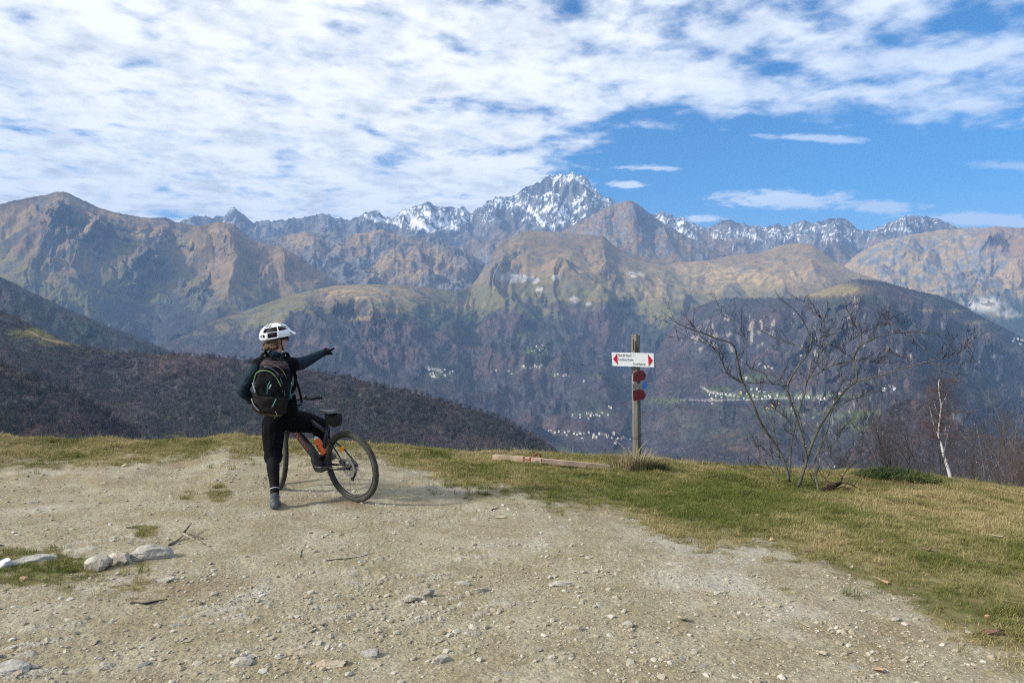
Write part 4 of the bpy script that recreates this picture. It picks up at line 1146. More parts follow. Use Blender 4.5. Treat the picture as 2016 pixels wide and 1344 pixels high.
    b.tube(pts, .004, 5); b.build('wire', mat('rusty_wire', (.05, .04, .035), .7, .5), o)
    tag(o, 'weathered wooden trail post with white arrow sign and three small plates', 'signpost')
    return base
POST = build_signpost()

def build_tussock():
    gm = tone_mat('tussock_blade', (.06, .075, .02), (.30, .245, .13), .9, .15, .2)
    dryc = mat('tussock_straw', (.27, .225, .125), .9, var=.4, scale=12)
    grn = mat('tussock_green', (.060, .072, .024), .9, var=.4, scale=12)
    o = empty('grass_tussock', on_ground(1252, 925))
    for nm, m, n, cx, l0, l1, lean, sd in (('dry_blades', dryc, 1000, -.03, .14, .50, 1.0, 3), ('green_blades', grn, 900, .12, .10, .32, 1.2, 4)):
        b = MB(); rg = random.Random(sd)
        for i in range(n):
            a = rg.uniform(0, 6.28); q = .34 * math.sqrt(rg.random())
            p = Vector((cx + q * math.cos(a) * 1.15, q * math.sin(a) * .7, -.02)); d = Vector((math.cos(a), math.sin(a) * .8, 0)); L = rg.uniform(l0, l1) * (1 - q * 1.2); le = rg.uniform(.1, lean)
            w = .0085; sx = Vector((-d.y, d.x, 0)) * w / 2
            vs = []
            for s, ww in ((0, 1), (.5, .8), (1, .15)):
                c = p + d * L * s * math.sin(le * s) + Vector((0, 0, L * s * math.cos(le * s)))
                vs += [c - sx * ww, c + sx * ww]
            b.add(vs, [(0, 1, 3, 2), (2, 3, 5, 4)])
        ob = b.build(nm, m, o); ob['kind'] = 'stuff'
    b = MB()
    for (x0, y0, x1, y1) in ((1250, 905, 1211, 865), (1255, 920, 1226, 905), (1256, 888, 1280, 862), (1246, 905, 1236, 880), (1262, 915, 1276, 880)):
        Y = o.location.y; b.tube([at(x0, y0, Y) - o.location, at((x0 + x1) / 2, (y0 + y1) / 2 - 1.5, Y) - o.location, at(x1, y1, Y) - o.location], [.004, .003, .0015], 4)
    b.build_each('stalk', mat('pale_stalk', (.42, .36, .24), .9), o)
    tag(o, 'dry straw tussock with green blades round the foot of the signpost', 'grass tussock')
build_tussock()

def build_beam():
    wd = mat('planed_beam', (.42, .30, .23), .85, var=.2, scale=5, color2=(.26, .20, .14), bump=.4, bscale=30, stretch=(1, 1, 1))
    rust = mat('rusty_iron', (.22, .085, .045), .85, .3, var=.4, scale=30, bump=.6, bscale=80)
    p0 = on_ground(972, 905); p1 = on_ground(1064, 914); p2 = on_ground(1200, 922)
    o = empty('fallen_beam', p1)
    def beam(a, b_, w, h, lift0, lift1):
        d = (b_ - a); n = Vector((-d.y, d.x, 0)).normalized()
        b = MB(); vs = []; rg = random.Random(5)
        for k in range(7):
            t = k / 6; c = a.lerp(b_, t) + Vector((0, 0, lift0 + (lift1 - lift0) * t + rg.uniform(-.003, .003))) - p1
            for s, u in ((-1, 0), (1, 0), (1, 1), (-1, 1)): vs.append(c + n * s * w / 2 + Vector((0, 0, u * h)))
        fs = [(0, 1, 2, 3), (27, 26, 25, 24)]
        for k in range(6):
            for i in range(4): fs.append((k * 4 + i, (k + 1) * 4 + i, (k + 1) * 4 + (i + 1) % 4, k * 4 + (i + 1) % 4))
        b.add(vs, fs); return b.build('beam', wd, o, False)
    beam(p0, p1 + (p1 - p0) * .03, .09, .075, .0, .015); q = beam(p1 + (p2 - p1) * .02 + Vector((0, -.03, 0)), p2, .08, .066, .02, -.015)
    d = (p1 - p0).normalized(); ang = math.atan2(d.y, d.x); Rz = Matrix.Rotation(ang, 3, 'Z')
    b = MB()
    for px in (1034, 1046): 
        c = p0.lerp(p1, (px - 972) / 92.0) - p1
        b.box(c + Vector((0, 0, .048)), (.022, .10, .088), Rz)
    b.box(p0.lerp(p1, .74) - p1 + Vector((0, -.047, .05)), (.09, .006, .02), Rz)
    b.build_each('bracket', rust, o, False)
    b = MB(); c = p0.lerp(p1, (1056 - 972) / 92.0) - p1
    b.torus(c + Vector((0, .02, .085)), .052, .012, 28, 8, 'Y')
    b.torus(c + Vector((.02, .05, .08)), .050, .010, 28, 8, 'Y')
    b.build_each('ring', rust, o)
    b = MB(); b.box(c + Vector((.03, -.05, .04)), (.10, .03, .035), Matrix.Rotation(ang + .2, 3, 'Z')); b.build('bolt', mat('dull_steel', (.3, .29, .28), .5, .7), o, False)
    tag(o, 'pale timber beam with rusty bracket and ring lying in the grass', 'beam')
build_beam()
# ---------------------------------------------------------------- bare woods on the slopes (one mass each)
def bare_tree_proto(seed, ntw, nfill, m):
    rg = random.Random(seed); v = []; f = []
    def tri(a, b, w):
        o = len(v); d = (b - a); s = d.cross(Vector((rg.gauss(0, 1), rg.gauss(0, 1), rg.gauss(0, 1)))).normalized() * w
        v.extend([a - s, a + s, b]); f.append((o, o + 1, o + 2))
    tri(Vector((0, 0, -.12)), Vector((rg.uniform(-.05, .05), 0, .7)), .022)
    tri(Vector((0, 0, -.12)), Vector((0, rg.uniform(-.05, .05), .7)), .022)
    for i in range(ntw):
        a = rg.uniform(0, 6.283); h = rg.uniform(.15, .55)
        q = Vector((math.cos(a), math.sin(a), 0)); el = rg.uniform(.35, 1.4); L = rg.uniform(.28, .5)
        p0 = Vector((0, 0, h)); p1 = p0 + (q * math.cos(el) + Vector((0, 0, math.sin(el)))) * L
        tri(p0, p1, .012)
        for k in range(3):
            s = p0.lerp(p1, rg.uniform(.35, .9))
            e = s + (q * rg.uniform(.0, .7) + Vector((rg.gauss(0, .4), rg.gauss(0, .4), rg.uniform(.2, .9)))).normalized() * rg.uniform(.10, .24)
            tri(s, e, .014)
    for i in range(nfill):
        a = rg.uniform(0, 6.283); ph = rg.uniform(-.3, 1.5)
        c = Vector((.36 * math.cos(a) * math.cos(ph), .36 * math.sin(a) * math.cos(ph), .55 + .38 * math.sin(ph))) * rg.uniform(.8, 1.05)
        e = c + Vector((rg.gauss(0, .5), rg.gauss(0, .5), rg.uniform(.3, 1))).normalized() * rg.uniform(.08, .18)
        tri(c, e, .03)
    return proto('bare_tree_shape', v, f, m, False)

def build_forest():
    tm = tone_mat('bare_wood', (.052, .062, .060), (.150, .110, .104), 1.0, .0, mid=(.092, .086, .096))
    big = [bare_tree_proto(500 + i, 26, 60, tm) for i in range(4)]
    small = [bare_tree_proto(520 + i, 12, 46, tm) for i in range(4)]
    def wood(name, lay, n, protos, h0, h1, label, sel=None, seed=1, wide=.85):
        L = LAYERS[lay]; rg = np.random.default_rng(seed)
        nr, nc = L['X'].shape
        i = rg.uniform(0, nr - 1.001, n); j = rg.uniform(0, nc - 1.001, n)
        i0 = i.astype(int); j0 = j.astype(int); a = i - i0; b = j - j0
        def smp(A): return (A[i0, j0] * (1 - a) + A[i0 + 1, j0] * a) * (1 - b) + (A[i0, j0 + 1] * (1 - a) + A[i0 + 1, j0 + 1] * a) * b
        x, y, z, fo, px, py = (smp(L[k]) for k in ('X', 'Y', 'Z', 'forest', 'PX', 'PY'))
        keep = (rg.random(n) < fo) & (px > -120) & (px < 2136)
        if sel is not None: keep &= sel(px, py)
        if lay in ('valley_slope', 'wooded_ridge'):
            for hx, hy in HOUSES: keep &= ~((np.abs(px - hx) < 6) & (py > hy - 3) & (py < hy + 9))
        x, y, z, px, py = x[keep], y[keep], z[keep], px[keep], py[keep]; n = len(x)
        h = rg.uniform(h0, h1, n)
        tone = np.clip(.5 + .9 * fbm(x / 160, y / 160, 4, .55, seed + 3) + rg.normal(0, .22, n), 0, 1)
        w = h * wide * rg.uniform(.8, 1.2, n)
        o = scatter(name, np.stack([x, y, z - .06 * h], -1), np.stack([np.zeros(n), np.zeros(n), rg.uniform(0, 6.28, n)], -1), np.stack([w, w, h], -1), tone, rg.integers(0, len(protos), n), protos)
        tag(o, label, 'woodland')
    wood('hillside_woodland', 'wooded_hill', 15000, big, 6, 11, 'bare brown woodland covering the nearer dark hill behind the cyclist', seed=31)
    wood('spur_woodland', 'near_spur', 2600, big, 5, 9, 'reddish brown bare woodland on the lowest spur at the edge of the knoll', seed=32)
    wood('hump_woodland', 'near_hump', 5000, big, 7, 11, 'grey bare woodland on the rounded hump behind the birch', seed=33)
    wood('valley_woodland', 'valley_slope', 62000, small, 10, 18, 'bare woodland covering the slope across the valley', sel=lambda px, py: py > 615, seed=34, wide=.95)
    wood('ridge_woodland', 'wooded_ridge', 44000, small, 10, 18, 'bare woodland covering the ridge behind the bare shrub', seed=35, wide=.95)
    wood('far_hill_woodland', 'far_hill', 9000, small, 9, 14, 'dark woodland on the hill at the edge of the brown mountain', seed=36)
build_forest()
# ---------------------------------------------------------------- bare shrub, birch, bushes, juniper, log
BARK = mat('smooth_grey_bark', (.070, .072, .055), .9, var=.35, scale=14, bump=1, bscale=60, color2=(.125, .125, .10), spec=.2)
TWIG = mat('dark_twig', (.034, .025, .025), .95, spec=.1, var=.3, scale=10)
def smooth_line(pts, k=4):
    """Catmull-Rom through the points"""
    P = [Vector(p) for p in pts]; P = [P[0] * 2 - P[1]] + P + [P[-1] * 2 - P[-2]]; out = []
    for i in range(1, len(P) - 2):
        for s in range(k):
            t = s / k; a, b, c, d = P[i - 1], P[i], P[i + 1], P[i + 2]
            out.append(.5 * ((2 * b) + (c - a) * t + (2 * a - 5 * b + 4 * c - d) * t * t + (3 * b - a - 3 * c + d) * t ** 3))
    out.append(P[-2]); return out

def twig(b, p, d, L, r, rg, depth=0, up=.5, sub=3):
    n = 4; pts = [p]; c = p.copy(); dd = d.normalized()
    for i in range(n):
        dd = (dd + Vector((rg.gauss(0, .16), rg.gauss(0, .16), rg.gauss(0, .12) + up * .14))).normalized()
        c = c + dd * L / n; pts.append(c.copy())
    b.tube(pts, [r * (1 - .8 * i / n) for i in range(n + 1)], 4 if depth else 5, cap=False)
    if depth < 2:
        for k in range(sub if depth == 0 else 2):
            i = rg.randint(1, n - 1)
            s = Vector((rg.gauss(0, 1), rg.gauss(0, 1), rg.gauss(0, .7) + .5)).normalized()
            dr = (pts[i + 1] - pts[i]).normalized() * .8 + s * .75
            twig(b, pts[i].copy(), dr, L * rg.uniform(.35, .62), r * .6, rg, depth + 1, up, sub)

def build_shrub():
    base = on_ground(1590, 962)
    o = empty('bare_shrub', base); rg = random.Random(21)
    def P(X, Yc, dep): return at(1300 + X / 2.816, 560 + Yc / 2.816, dep) - base
    tw = MB()
    def stem(lines, d0):
        b = MB()
        for pts, r0, r1, e0, e1 in lines:
            n = len(pts)
            w = smooth_line([P(x, y, d0 + e0 + (e1 - e0) * i / (n - 1) + rg.uniform(-.03, .03)) for i, (x, y) in enumerate(pts)], 4)
            b.tube(w, [(r0 + (r1 - r0) * (i / (len(w) - 1))) * .85 for i in range(len(w))], 8)
            tot = sum((w[i + 1] - w[i]).length for i in range(len(w) - 1))
            for k in range(int(tot * (4 + 22 * (1 - min(1, r0 / .016))))):
                i = rg.randint(int(len(w) * .22), len(w) - 2)
                if w[i].z < .5 and rg.random() < .6: continue
                d = (w[i + 1] - w[i]).normalized()
                s = Vector((rg.gauss(0, 1), rg.gauss(0, 1), rg.gauss(0, .5) + .6)).normalized()
                twig(tw, w[i].copy(), d * .7 + s * .9, rg.uniform(.12, .36), .0038, rg, 0, .5, 2)
        return b.build('stem', BARK, o)
    B = base.y
    stem([([(715, 1090), (690, 990), (640, 890), (560, 770), (510, 650), (450, 520), (425, 400), (400, 330), (310, 300), (240, 270), (150, 240), (80, 205), (40, 170)], .026, .0035, 0, -.5),
          ([(425, 400), (470, 350), (470, 300), (440, 240), (400, 195), (340, 170), (318, 100)], .010, .003, -.3, -.1), ([(480, 560), (410, 520), (370, 490), (340, 420), (310, 360), (230, 320), (100, 295), (40, 285)], .009, .0025, -.2, -.7), ([(345, 430), (290, 350), (220, 280), (170, 200)], .006, .002, -.5, -.5)], B)
    stem([([(665, 960), (620, 780), (565, 660), (548, 590), (560, 540)], .013, .004, .1, .3), ([(612, 760), (640, 690), (625, 660)], .005, .002, .1, .0)], B)
    stem([([(715, 1070), (725, 900), (745, 790), (770, 690), (800, 600), (815, 530), (880, 490), (960, 445), (1070, 420), (1200, 405), (1320, 395)], .018, .003, .05, .6), ([(815, 530), (850, 470), (895, 350), (905, 270), (910, 150)], .010, .0025, .3, .4),
          ([(880, 490), (900, 470), (895, 380), (870, 330)], .008, .003, .3, .2), ([(850, 470), (930, 390), (1010, 340), (1090, 290), (1180, 240), (1280, 190)], .008, .002, .3, .8), ([(960, 445), (1100, 425), (1200, 432), (1290, 436)], .006, .002, .5, .3)], B)
    stem([([(760, 1122), (800, 1020), (812, 960), (790, 860), (760, 750), (722, 640), (706, 565), (740, 490), (780, 430), (820, 380), (835, 320), (812, 240), (770, 170), (720, 120), (662, 80), (635, 30)], .023, .003, -.1, -.4),
          ([(706, 565), (600, 547), (480, 545), (420, 522)], .008, .003, -.3, -.6), ([(822, 368), (740, 330), (640, 300), (590, 260), (560, 190)], .010, .0025, -.35, .0), ([(835, 320), (930, 280), (1060, 240), (1060, 190)], .009, .0025, -.4, -.1), ([(706, 560), (620, 500), (520, 480), (490, 470)], .008, .0025, -.2, .2), ([(830, 300), (900, 210), (820, 120), (790, 90)], .006, .002, -.4, -.5)], B)
    stem([([(770, 1118), (815, 960), (850, 860), (900, 760), (980, 640), (1050, 560), (1085, 537), (1085, 470), (1072, 415), (1100, 350), (1160, 310), (1220, 285), (1300, 270), (1400, 265), (1500, 270), (1660, 280)], .028, .003, .0, .5),
          ([(1085, 538), (1200, 510), (1300, 480), (1400, 450), (1480, 430), (1560, 460), (1610, 485), (1630, 518)], .014, .004, .2, -.3), ([(1072, 415), (1020, 380), (960, 340), (900, 330)], .008, .0025, .3, .1), ([(1100, 350), (1112, 300), (1085, 230), (1060, 160), (1030, 140)], .009, .002, .3, .5),
          ([(1480, 430), (1530, 390), (1590, 340), (1612, 290)], .007, .002, .0, -.2), ([(1490, 390), (1420, 310), (1385, 280)], .006, .002, .0, .2), ([(1400, 450), (1330, 400), (1250, 360)], .006, .002, .0, .4), ([(1540, 440), (1640, 440), (1720, 430), (1740, 390)], .006, .002, -.2, -.4), ([(1500, 420), (1620, 400), (1700, 340), (1755, 285)], .006, .0015, -.2, .1), ([(1130, 330), (1240, 220), (1290, 170)], .006, .002, .3, .6)], B)
    stem([([(880, 1152), (862, 1060), (862, 960), (890, 900), (930, 790), (950, 700), (1050, 640), (1150, 610), (1240, 560)], .020, .003, -.15, .1), ([(868, 918), (940, 910), (990, 850), (992, 820), (1030, 760)], .010, .003, -.1, -.3), ([(950, 700), (975, 620), (990, 540), (1000, 440)], .007, .002, .0, .2)], B)
    stem([([(660, 1085), (620, 1030), (580, 980), (530, 900), (520, 880)], .012, .007, .1, .3), ([(640, 1030), (600, 930), (500, 870)], .006, .003, .1, .2), ([(620, 1020), (520, 1010), (440, 1010)], .005, .002, .1, .3), ([(640, 1050), (660, 960), (585, 900)], .006, .003, .1, .2)], B)
    stem([([(830, 1130), (870, 1040), (895, 960), (940, 880), (1010, 800)], .010, .003, .3, .6), ([(900, 1120), (940, 1040), (1000, 1000), (1080, 975)], .008, .003, .2, .4), ([(870, 1120), (780, 960), (740, 850), (690, 790)], .009, .003, .2, .5), ([(745, 860), (700, 740), (640, 700)], .005, .002, .3, .5)], B)
    ob = tw.build('twigs', TWIG, o); ob['kind'] = 'stuff'
    lf = mat('yellow_leaf', (.55, .36, .06), .8, var=.2, scale=40)
    for k in range(9):
        c = P(610 + rg.gauss(0, 14), 665 + rg.gauss(0, 12), B + .1); s = .022 * rg.uniform(.7, 1.2); M = Euler((rg.uniform(0, 3), rg.uniform(0, 3), rg.uniform(0, 3))).to_matrix()
        b = MB(); b.add([c + M @ (Vector(v) * s) for v in ((-1, 0, 0), (-.3, .5, .1), (1, 0, .2), (-.3, -.5, .1))], [(0, 1, 2), (0, 2, 3)]); b.build('leaf', lf, o)
    tag(o, 'large leafless multi-stemmed shrub with grey stems and a few yellow leaves', 'shrub')
build_shrub()

def build_log():
    base = on_ground(1632, 968); o = empty('charred_log', base)
    def P(X, Yc, dy=0): return at(1300 + X / 2.816, 560 + Yc / 2.816, base.y + dy) - base
    dk = mat('charred_wood', (.016, .013, .012), .95, spec=.08, var=.4, scale=20, bump=1, bscale=40, color2=(.10, .065, .045))
    b = MB(); b.tube([P(898, 1155), P(925, 1135), P(955, 1118), P(985, 1105, .1), P(1003, 1098, .15)], [.050, .052, .042, .030, .018], 10); b.build('trunk', dk, o)
    b = MB()
    for pts, r in (([(985, 1105), (1010, 1075), (990, 1050)], .008), ([(1000, 1100), (1050, 1105), (1100, 1130), (1160, 1165), (1240, 1230)], .007), ([(960, 1140), (1010, 1120), (1060, 1140), (1090, 1160)], .006), ([(1000, 1080), (1040, 1020), (1085, 978)], .006), ([(985, 1150), (1060, 1125), (1100, 1080)], .004), ([(1050, 1110), (1080, 1060), (1120, 1020)], .004), ([(960, 1120), (900, 1060), (870, 1020)], .006)):
        b.tube(smooth_line([P(x, y, i * .06) for i, (x, y) in enumerate(pts)], 3), r, 5)
    b.build_each('branch', TWIG, o)
    tag(o, 'dark charred log with thin broken branches below the bare shrub', 'log')
build_log()

def build_birch():
    Y = 34.0; base = at(1870, 955, Y); base.z = float(ground_z(np.array([base.x]), np.array([base.y]))[0])
    o = empty('birch_tree', base); rg = random.Random(5)
    def P(X, Yc, dy=0): return at(1700 + X / 5.168, 720 + Yc / 5.168, Y + dy) - base
    bark = mat('birch_bark', (.55, .54, .51), .7, var=.08, scale=6, color2=(.10, .09, .085), fac=(.60, .66), stretch=(1, 1, 3.5))
    b = MB()
    b.tube(smooth_line([P(900, 1290), P(888, 1170), P(870, 1080), P(845, 1000), P(822, 920), P(810, 880), P(790, 790), P(765, 720), P(770, 600), P(780, 500), P(791, 400), P(775, 320), P(765, 190), P(770, 140)], 3), [.085 - .075 * (i / 39) for i in range(40)], 8)
    b.build('trunk', bark, o)
    b = MB()
    for pts, r in (([(812, 885), (835, 800), (830, 700), (832, 610)], .03), ([(838, 790), (858, 690), (880, 600)], .02), ([(765, 720), (715, 590), (690, 500), (670, 420), (640, 390)], .018), ([(790, 400), (830, 330), (860, 260)], .015), ([(780, 500), (740, 440), (720, 380)], .012)):
        w = smooth_line([P(x, y, rg.uniform(-.3, .3)) for x, y in pts], 3); b.tube(w, [r * (1 - .8 * i / (len(w) - 1)) for i in range(len(w))], 6)
    b.build_each('branch', bark, o)
    tw = MB()
    for k in range(150):
        t = rg.random(); X = 775 + rg.gauss(0, 20); Yc = 150 + 620 * t
        p = P(X, Yc, 0); an = rg.uniform(0, 6.28); L = rg.uniform(.5, 1.25) * (1.1 - .3 * abs(t - .4))
        twig(tw, p, Vector((math.cos(an) + .35, math.sin(an), .55)), L, .008, rg, 0, -.55, 4)
    ob = tw.build('crown', mat('birch_twig', (.085, .050, .045), .9, var=.2, scale=3), o); ob['kind'] = 'stuff'
    tag(o, 'slender birch with white trunk and fine reddish twigs beyond the crest', 'tree')
build_birch()

def bush(name, label, px, Y, hpx, n, spread, lean, seed, m, r=.02, group=None, sub=3, reach=1.0):
    x = (px - 1008) / FOC * Y; base = Vector((x, Y, gz(x, Y) - .1))
    o = empty(name, base); rg = random.Random(seed)
    top = EYE - (hpx - 672) / FOC * Y; H = max(.5, top - base.z)
    st = MB(); tw = MB()
    for k in range(n):
        a = rg.uniform(0, 6.28); q = rg.uniform(.1, 1)
        d = Vector((math.cos(a) * spread * q + lean, math.sin(a) * spread * q, 1)).normalized()
        L = H * rg.uniform(.75, 1.05) / max(.5, d.z); pts = [Vector((rg.gauss(0, .08), rg.gauss(0, .08), 0))]; c = pts[0].copy(); dd = d
        for i in range(6):
            dd = (dd + Vector((rg.gauss(0, .07), rg.gauss(0, .07), .02))).normalized(); c = c + dd * L / 6; pts.append(c.copy())
        st.tube(pts, [r * (1 - .85 * i / 6) for i in range(7)], 5)
        for i in range(int(7 * reach)):
            j = rg.randint(2, 5); s = Vector((rg.gauss(0, 1), rg.gauss(0, 1), .6)).normalized()
            twig(tw, pts[j].copy(), (pts[j + 1] - pts[j]).normalized() * .9 + s * .6, L * rg.uniform(.16, .34), r * .36, rg, 0, .3, sub)
    st.build_each('stem', m, o); t = tw.build('twigs', m, o); t['kind'] = 'stuff'
    tag(o, label, 'bush', group)
DK = mat('bush_bark', (.040, .034, .032), .95, var=.3, scale=3); RD = mat('reddish_bush_bark', (.075, .056, .050), .95, var=.3, scale=3); PALE = mat('pale_sapling_bark', (.19, .17, .15), .9, var=.2, scale=3)
bush('bare_bush', 'wide dark bare bush leaning away from the birch trunk', 1848, 36, 792, 20, .42, -.42, 1, DK, .038)
bush('bare_bush', 'low dark bare bush between juniper and birch', 1795, 33, 880, 9, .55, -.2, 2, DK, .02)
bush('bare_bush', 'upright dark bare bush just beyond the birch trunk', 1905, 38, 850, 10, .5, .05, 3, DK, .02)
bush('bare_bush', 'dense bare bush with forked stems at the crest beyond birch', 1950, 30, 862, 11, .55, .0, 4, DK, .022)
bush('bare_bush', 'reddish bare bush at the picture edge', 2000, 26, 845, 14, .5, -.05, 5, RD, .018)
bush('bare_bush', 'tall reddish bare bush cut by the picture edge', 2050, 24, 820, 12, .5, -.15, 6, RD, .018)
bush('bare_bush', 'tall thin bare bush rising behind the wide dark bush', 1815, 44, 800, 12, .4, -.15, 21, DK, .03)
bush('bare_bush', 'rounded bare bush between birch and crest bushes', 1925, 42, 830, 14, .55, .05, 22, DK, .028)
bush('sapling', 'pale thin sapling rising above the reddish bush', 1990, 40, 812, 3, .25, -.1, 7, PALE, .03)
bush('bare_bush', 'small grey bush peeping over the crest behind the log', 1730, 32, 905, 8, .6, 0, 8, DK, .016)
bush('bare_bush', 'thin bare twigs peeping over the crest at the far bank', 62, 22, 842, 4, .25, 0, 9, DK, .008, sub=1, reach=.4)
bush('bare_bush', 'wispy pale twigs above the rear wheel of the bicycle', 722, 24, 850, 5, .6, .25, 10, PALE, .008, sub=2, reach=.5)
bush('bare_bush', 'wispy dry twigs left of the standing leg', 470, 24, 842, 3, .4, .2, 12, PALE, .007, sub=1, reach=.4)

def build_juniper():
    a = on_ground(1686, 937); b_ = on_ground(1848, 951)
    base = a.lerp(b_, .5); base.z = gz(base.x, base.y)
    o = empty('juniper_bush', base); rg = random.Random(9)
    m = mat('juniper_needles', (.055, .085, .028), .9, var=.5, scale=6, color2=(.12, .14, .045))
    b = MB(); 
    for k in range(2600):
        t = rg.random(); p = a.lerp(b_, t) - base; w = .28 * (math.sin(math.pi * min(1, max(.04, t))) ** .5)
        h = .19 * (math.sin(math.pi * min(1, max(.03, t * .9 + .05))) ** .6) * rg.uniform(.3, 1.0)
        x, y = p.x + rg.gauss(0, .03), p.y + rg.uniform(-1, 1) * w
        z = gz(base.x + x, base.y + y) - base.z if k % 5 == 0 else p.z
        c = Vector((x, y, z + h * (1 - .5 * abs(y - p.y) / max(.05, w))))
        d = Vector((rg.gauss(0, 1), rg.gauss(0, 1), rg.uniform(.2, 1.1))).normalized()
        for q in range(3):
            e = (d + Vector((rg.gauss(0, .5), rg.gauss(0, .5), rg.gauss(0, .4)))).normalized() * rg.uniform(.03, .065); s = e.cross(Vector((rg.gauss(0, 1), rg.gauss(0, 1), rg.gauss(0, 1)))).normalized() * .006
            b.add([c - s, c + s, c + e], [(0, 1, 2)])
    f = b.build('foliage', m, o, False); f['kind'] = 'stuff'
    b = MB()
    for k in range(6): b.tube([a.lerp(b_, (k + .5) / 6) - base + Vector((0, 0, -.03)), a.lerp(b_, (k + .9) / 6) - base + Vector((0, -.1, .05))], [.012, .004], 5)
    b.build_each('stem', TWIG, o)
    tag(o, 'low spreading dark green juniper on the crest before the birch', 'bush')
build_juniper()
# ---------------------------------------------------------------- the bicycle
BK = dict(frame=mat('bike_black', (.012, .012, .014), .38, var=.2, scale=10, spec=.5), rubber=mat('tyre_rubber', (.040, .041, .036), .9, var=.25, scale=30, bump=.4, bscale=150, color2=(.085, .080, .062), fac=(.5, .75)),
          alloy=mat('brushed_alloy', (.42, .43, .44), .38, .9, var=.1, scale=20), dark=mat('dark_metal', (.035, .036, .038), .45, .6, var=.2, scale=20), steel=mat('spoke_steel', (.16, .16, .17), .4, .8), amber=mat('amber_reflector', (.95, .30, .01), .3, var=.1, scale=40, spec=.6),
          red=mat('red_decal', (.20, .012, .012), .5), saddle=mat('saddle_grey', (.10, .105, .11), .5, var=.3, scale=14, color2=(.02, .02, .02)), bag=mat('black_nylon', (.010, .010, .011), .8, var=.3, scale=30, bump=.4, bscale=80), grip=mat('grip_rubber', (.010, .010, .010), .8))
rear = on_ground(701, 987)
BIKE_HEAD = math.atan2(.574, -.819)
BIKE_M = Matrix.Translation(rear) @ Matrix.Rotation(BIKE_HEAD, 4, 'Z') @ Matrix.Rotation(R(-9.5), 4, 'X')
WR = .369; FX = 1.185
def build_bike():
    o = empty('bicycle', rear); o.matrix_world = BIKE_M
    ra = Vector((0, 0, WR)); fa = Vector((FX, 0, WR)); bb = Vector((.452, 0, .345)); ax = Vector((-.407, 0, .914))
    crown = fa + ax * .50 + Vector((-.045, 0, 0)); head_t = crown + ax * .14
    # steering turn about the fork axis
    S = Matrix.Translation(crown) @ Matrix.Rotation(R(-27), 4, ax) @ Matrix.Translation(-crown)
    def wheel(c, M, rear_w):
        b = MB()
        b.torus((0, 0, 0), .312, .011, 64, 8, 'Y', squash=1.5)
        b.tube([(0, -.055, 0), (0, .055, 0)], .017, 12); b.tube([(0, -.035, 0), (0, -.028, 0)], .030, 14); b.tube([(0, .028, 0), (0, .035, 0)], .030, 14)
        w = b.build('wheel', BK['dark'], o); w.matrix_local = M @ Matrix.Translation(c)
        b = MB(); b.torus((0, 0, 0), WR - .028, .028, 72, 12, 'Y')
        for k in range(84):
            for s, ph in ((-1, 0), (1, .5), (0, .25)):
                a = 2 * math.pi * (k + ph) / 84; rr = WR - .0025 - abs(s) * .005
                b.box((rr * math.cos(a), s * .0165, rr * math.sin(a)), (.007, .008 if s else .012, .010), Matrix.Rotation(-a, 3, 'Y'))
        b.build('tyre', BK['rubber'], w, False)
        b = MB()
        for k in range(32):
            s = 1 if k % 2 else -1; a = 2 * math.pi * k / 32; h = a + (.5 if (k // 2) % 2 else -.5)
            b.tube([(.028 * math.cos(h), s * .031, .028 * math.sin(h)), (.305 * math.cos(a), s * .003, .305 * math.sin(a))], .0013, 4, cap=False)
        b.build('spokes', BK['steel'], w)['kind'] = 'stuff'
        b = MB(); b.disc((0, .043, 0), .062, .09, 'Y', 40, .002)
        for k in range(6):
            a = k * math.pi / 3; b.box((.045 * math.cos(a), .043, .045 * math.sin(a)), (.04, .002, .008), Matrix.Rotation(-a + .5, 3, 'Y'))
        b.build('brake_disc', BK['alloy'], w, False)
        b = MB(); a = R(62) if rear_w else R(20)
        b.prism([(.02 * math.cos(t) * 1.15, .032 * math.sin(t)) for t in np.linspace(0, 2 * math.pi, 13)[:-1]], .012, Matrix.Translation((.20 * math.cos(a), .014, .20 * math.sin(a))) @ Matrix.Rotation(R(-25), 4, 'Y'))
        b.build('reflector', BK['amber'], w, False)
        if rear_w:
            for k in range(9): 
                b = MB() if k == 0 else b; b.disc((0, -.028 - .0042 * k, 0), .014, .068 - .0055 * k, 'Y', 30, .0022)
            b.build('cassette', BK['alloy'], w, False)
        return w
    wheel(ra, Matrix(), True); wheel(fa, S, False)
    def tube(name, pts, r, m='frame', n=12, sq=None, M=None):
        b = MB(); b.tube([(M @ Vector(p)) if M else p for p in pts], r, n, squash=sq); return b.build(name, BK[m], o)
    st = Vector((.305, 0, .725))
    dt = tube('down_tube', [crown + ax * .02, crown.lerp(bb, .12), crown.lerp(bb, .5), crown.lerp(bb, .86), bb + Vector((.03, 0, .02))], [.034, .042, .046, .046, .040], n=16)
    # red lettering blocks along the down tube, both sides
    b = MB(); d = (bb - crown).normalized(); up = Vector((0, 1, 0)).cross(d)
    rot = Matrix((d, Vector((0, 1, 0)), d.cross(Vector((0, 1, 0))))).transposed()
    for s in (-1, 1):
        for k in range(9):
            c = crown.lerp(bb, .16 + .065 * k); b.box(c + Vector((0, s * .0425, 0)) + up * .012, (.018, .006, .028 if k % 3 else .018), rot)
    b.build('decal', BK['red'], dt, False)['kind'] = 'stuff'
    tube('top_tube', [head_t - ax * .03, head_t.lerp(st, .5) - Vector((0, 0, .008)), st - Vector((0, 0, .02))], [.026, .022, .019])
    tube('head_tube', [crown - ax * .005, head_t], .029)
    tube('seat_tube', [bb, bb.lerp(st, .5), st + (st - bb).normalized() * .02], [.025, .02, .019])
    sp = (st - bb).normalized(); sad = st + sp * .215
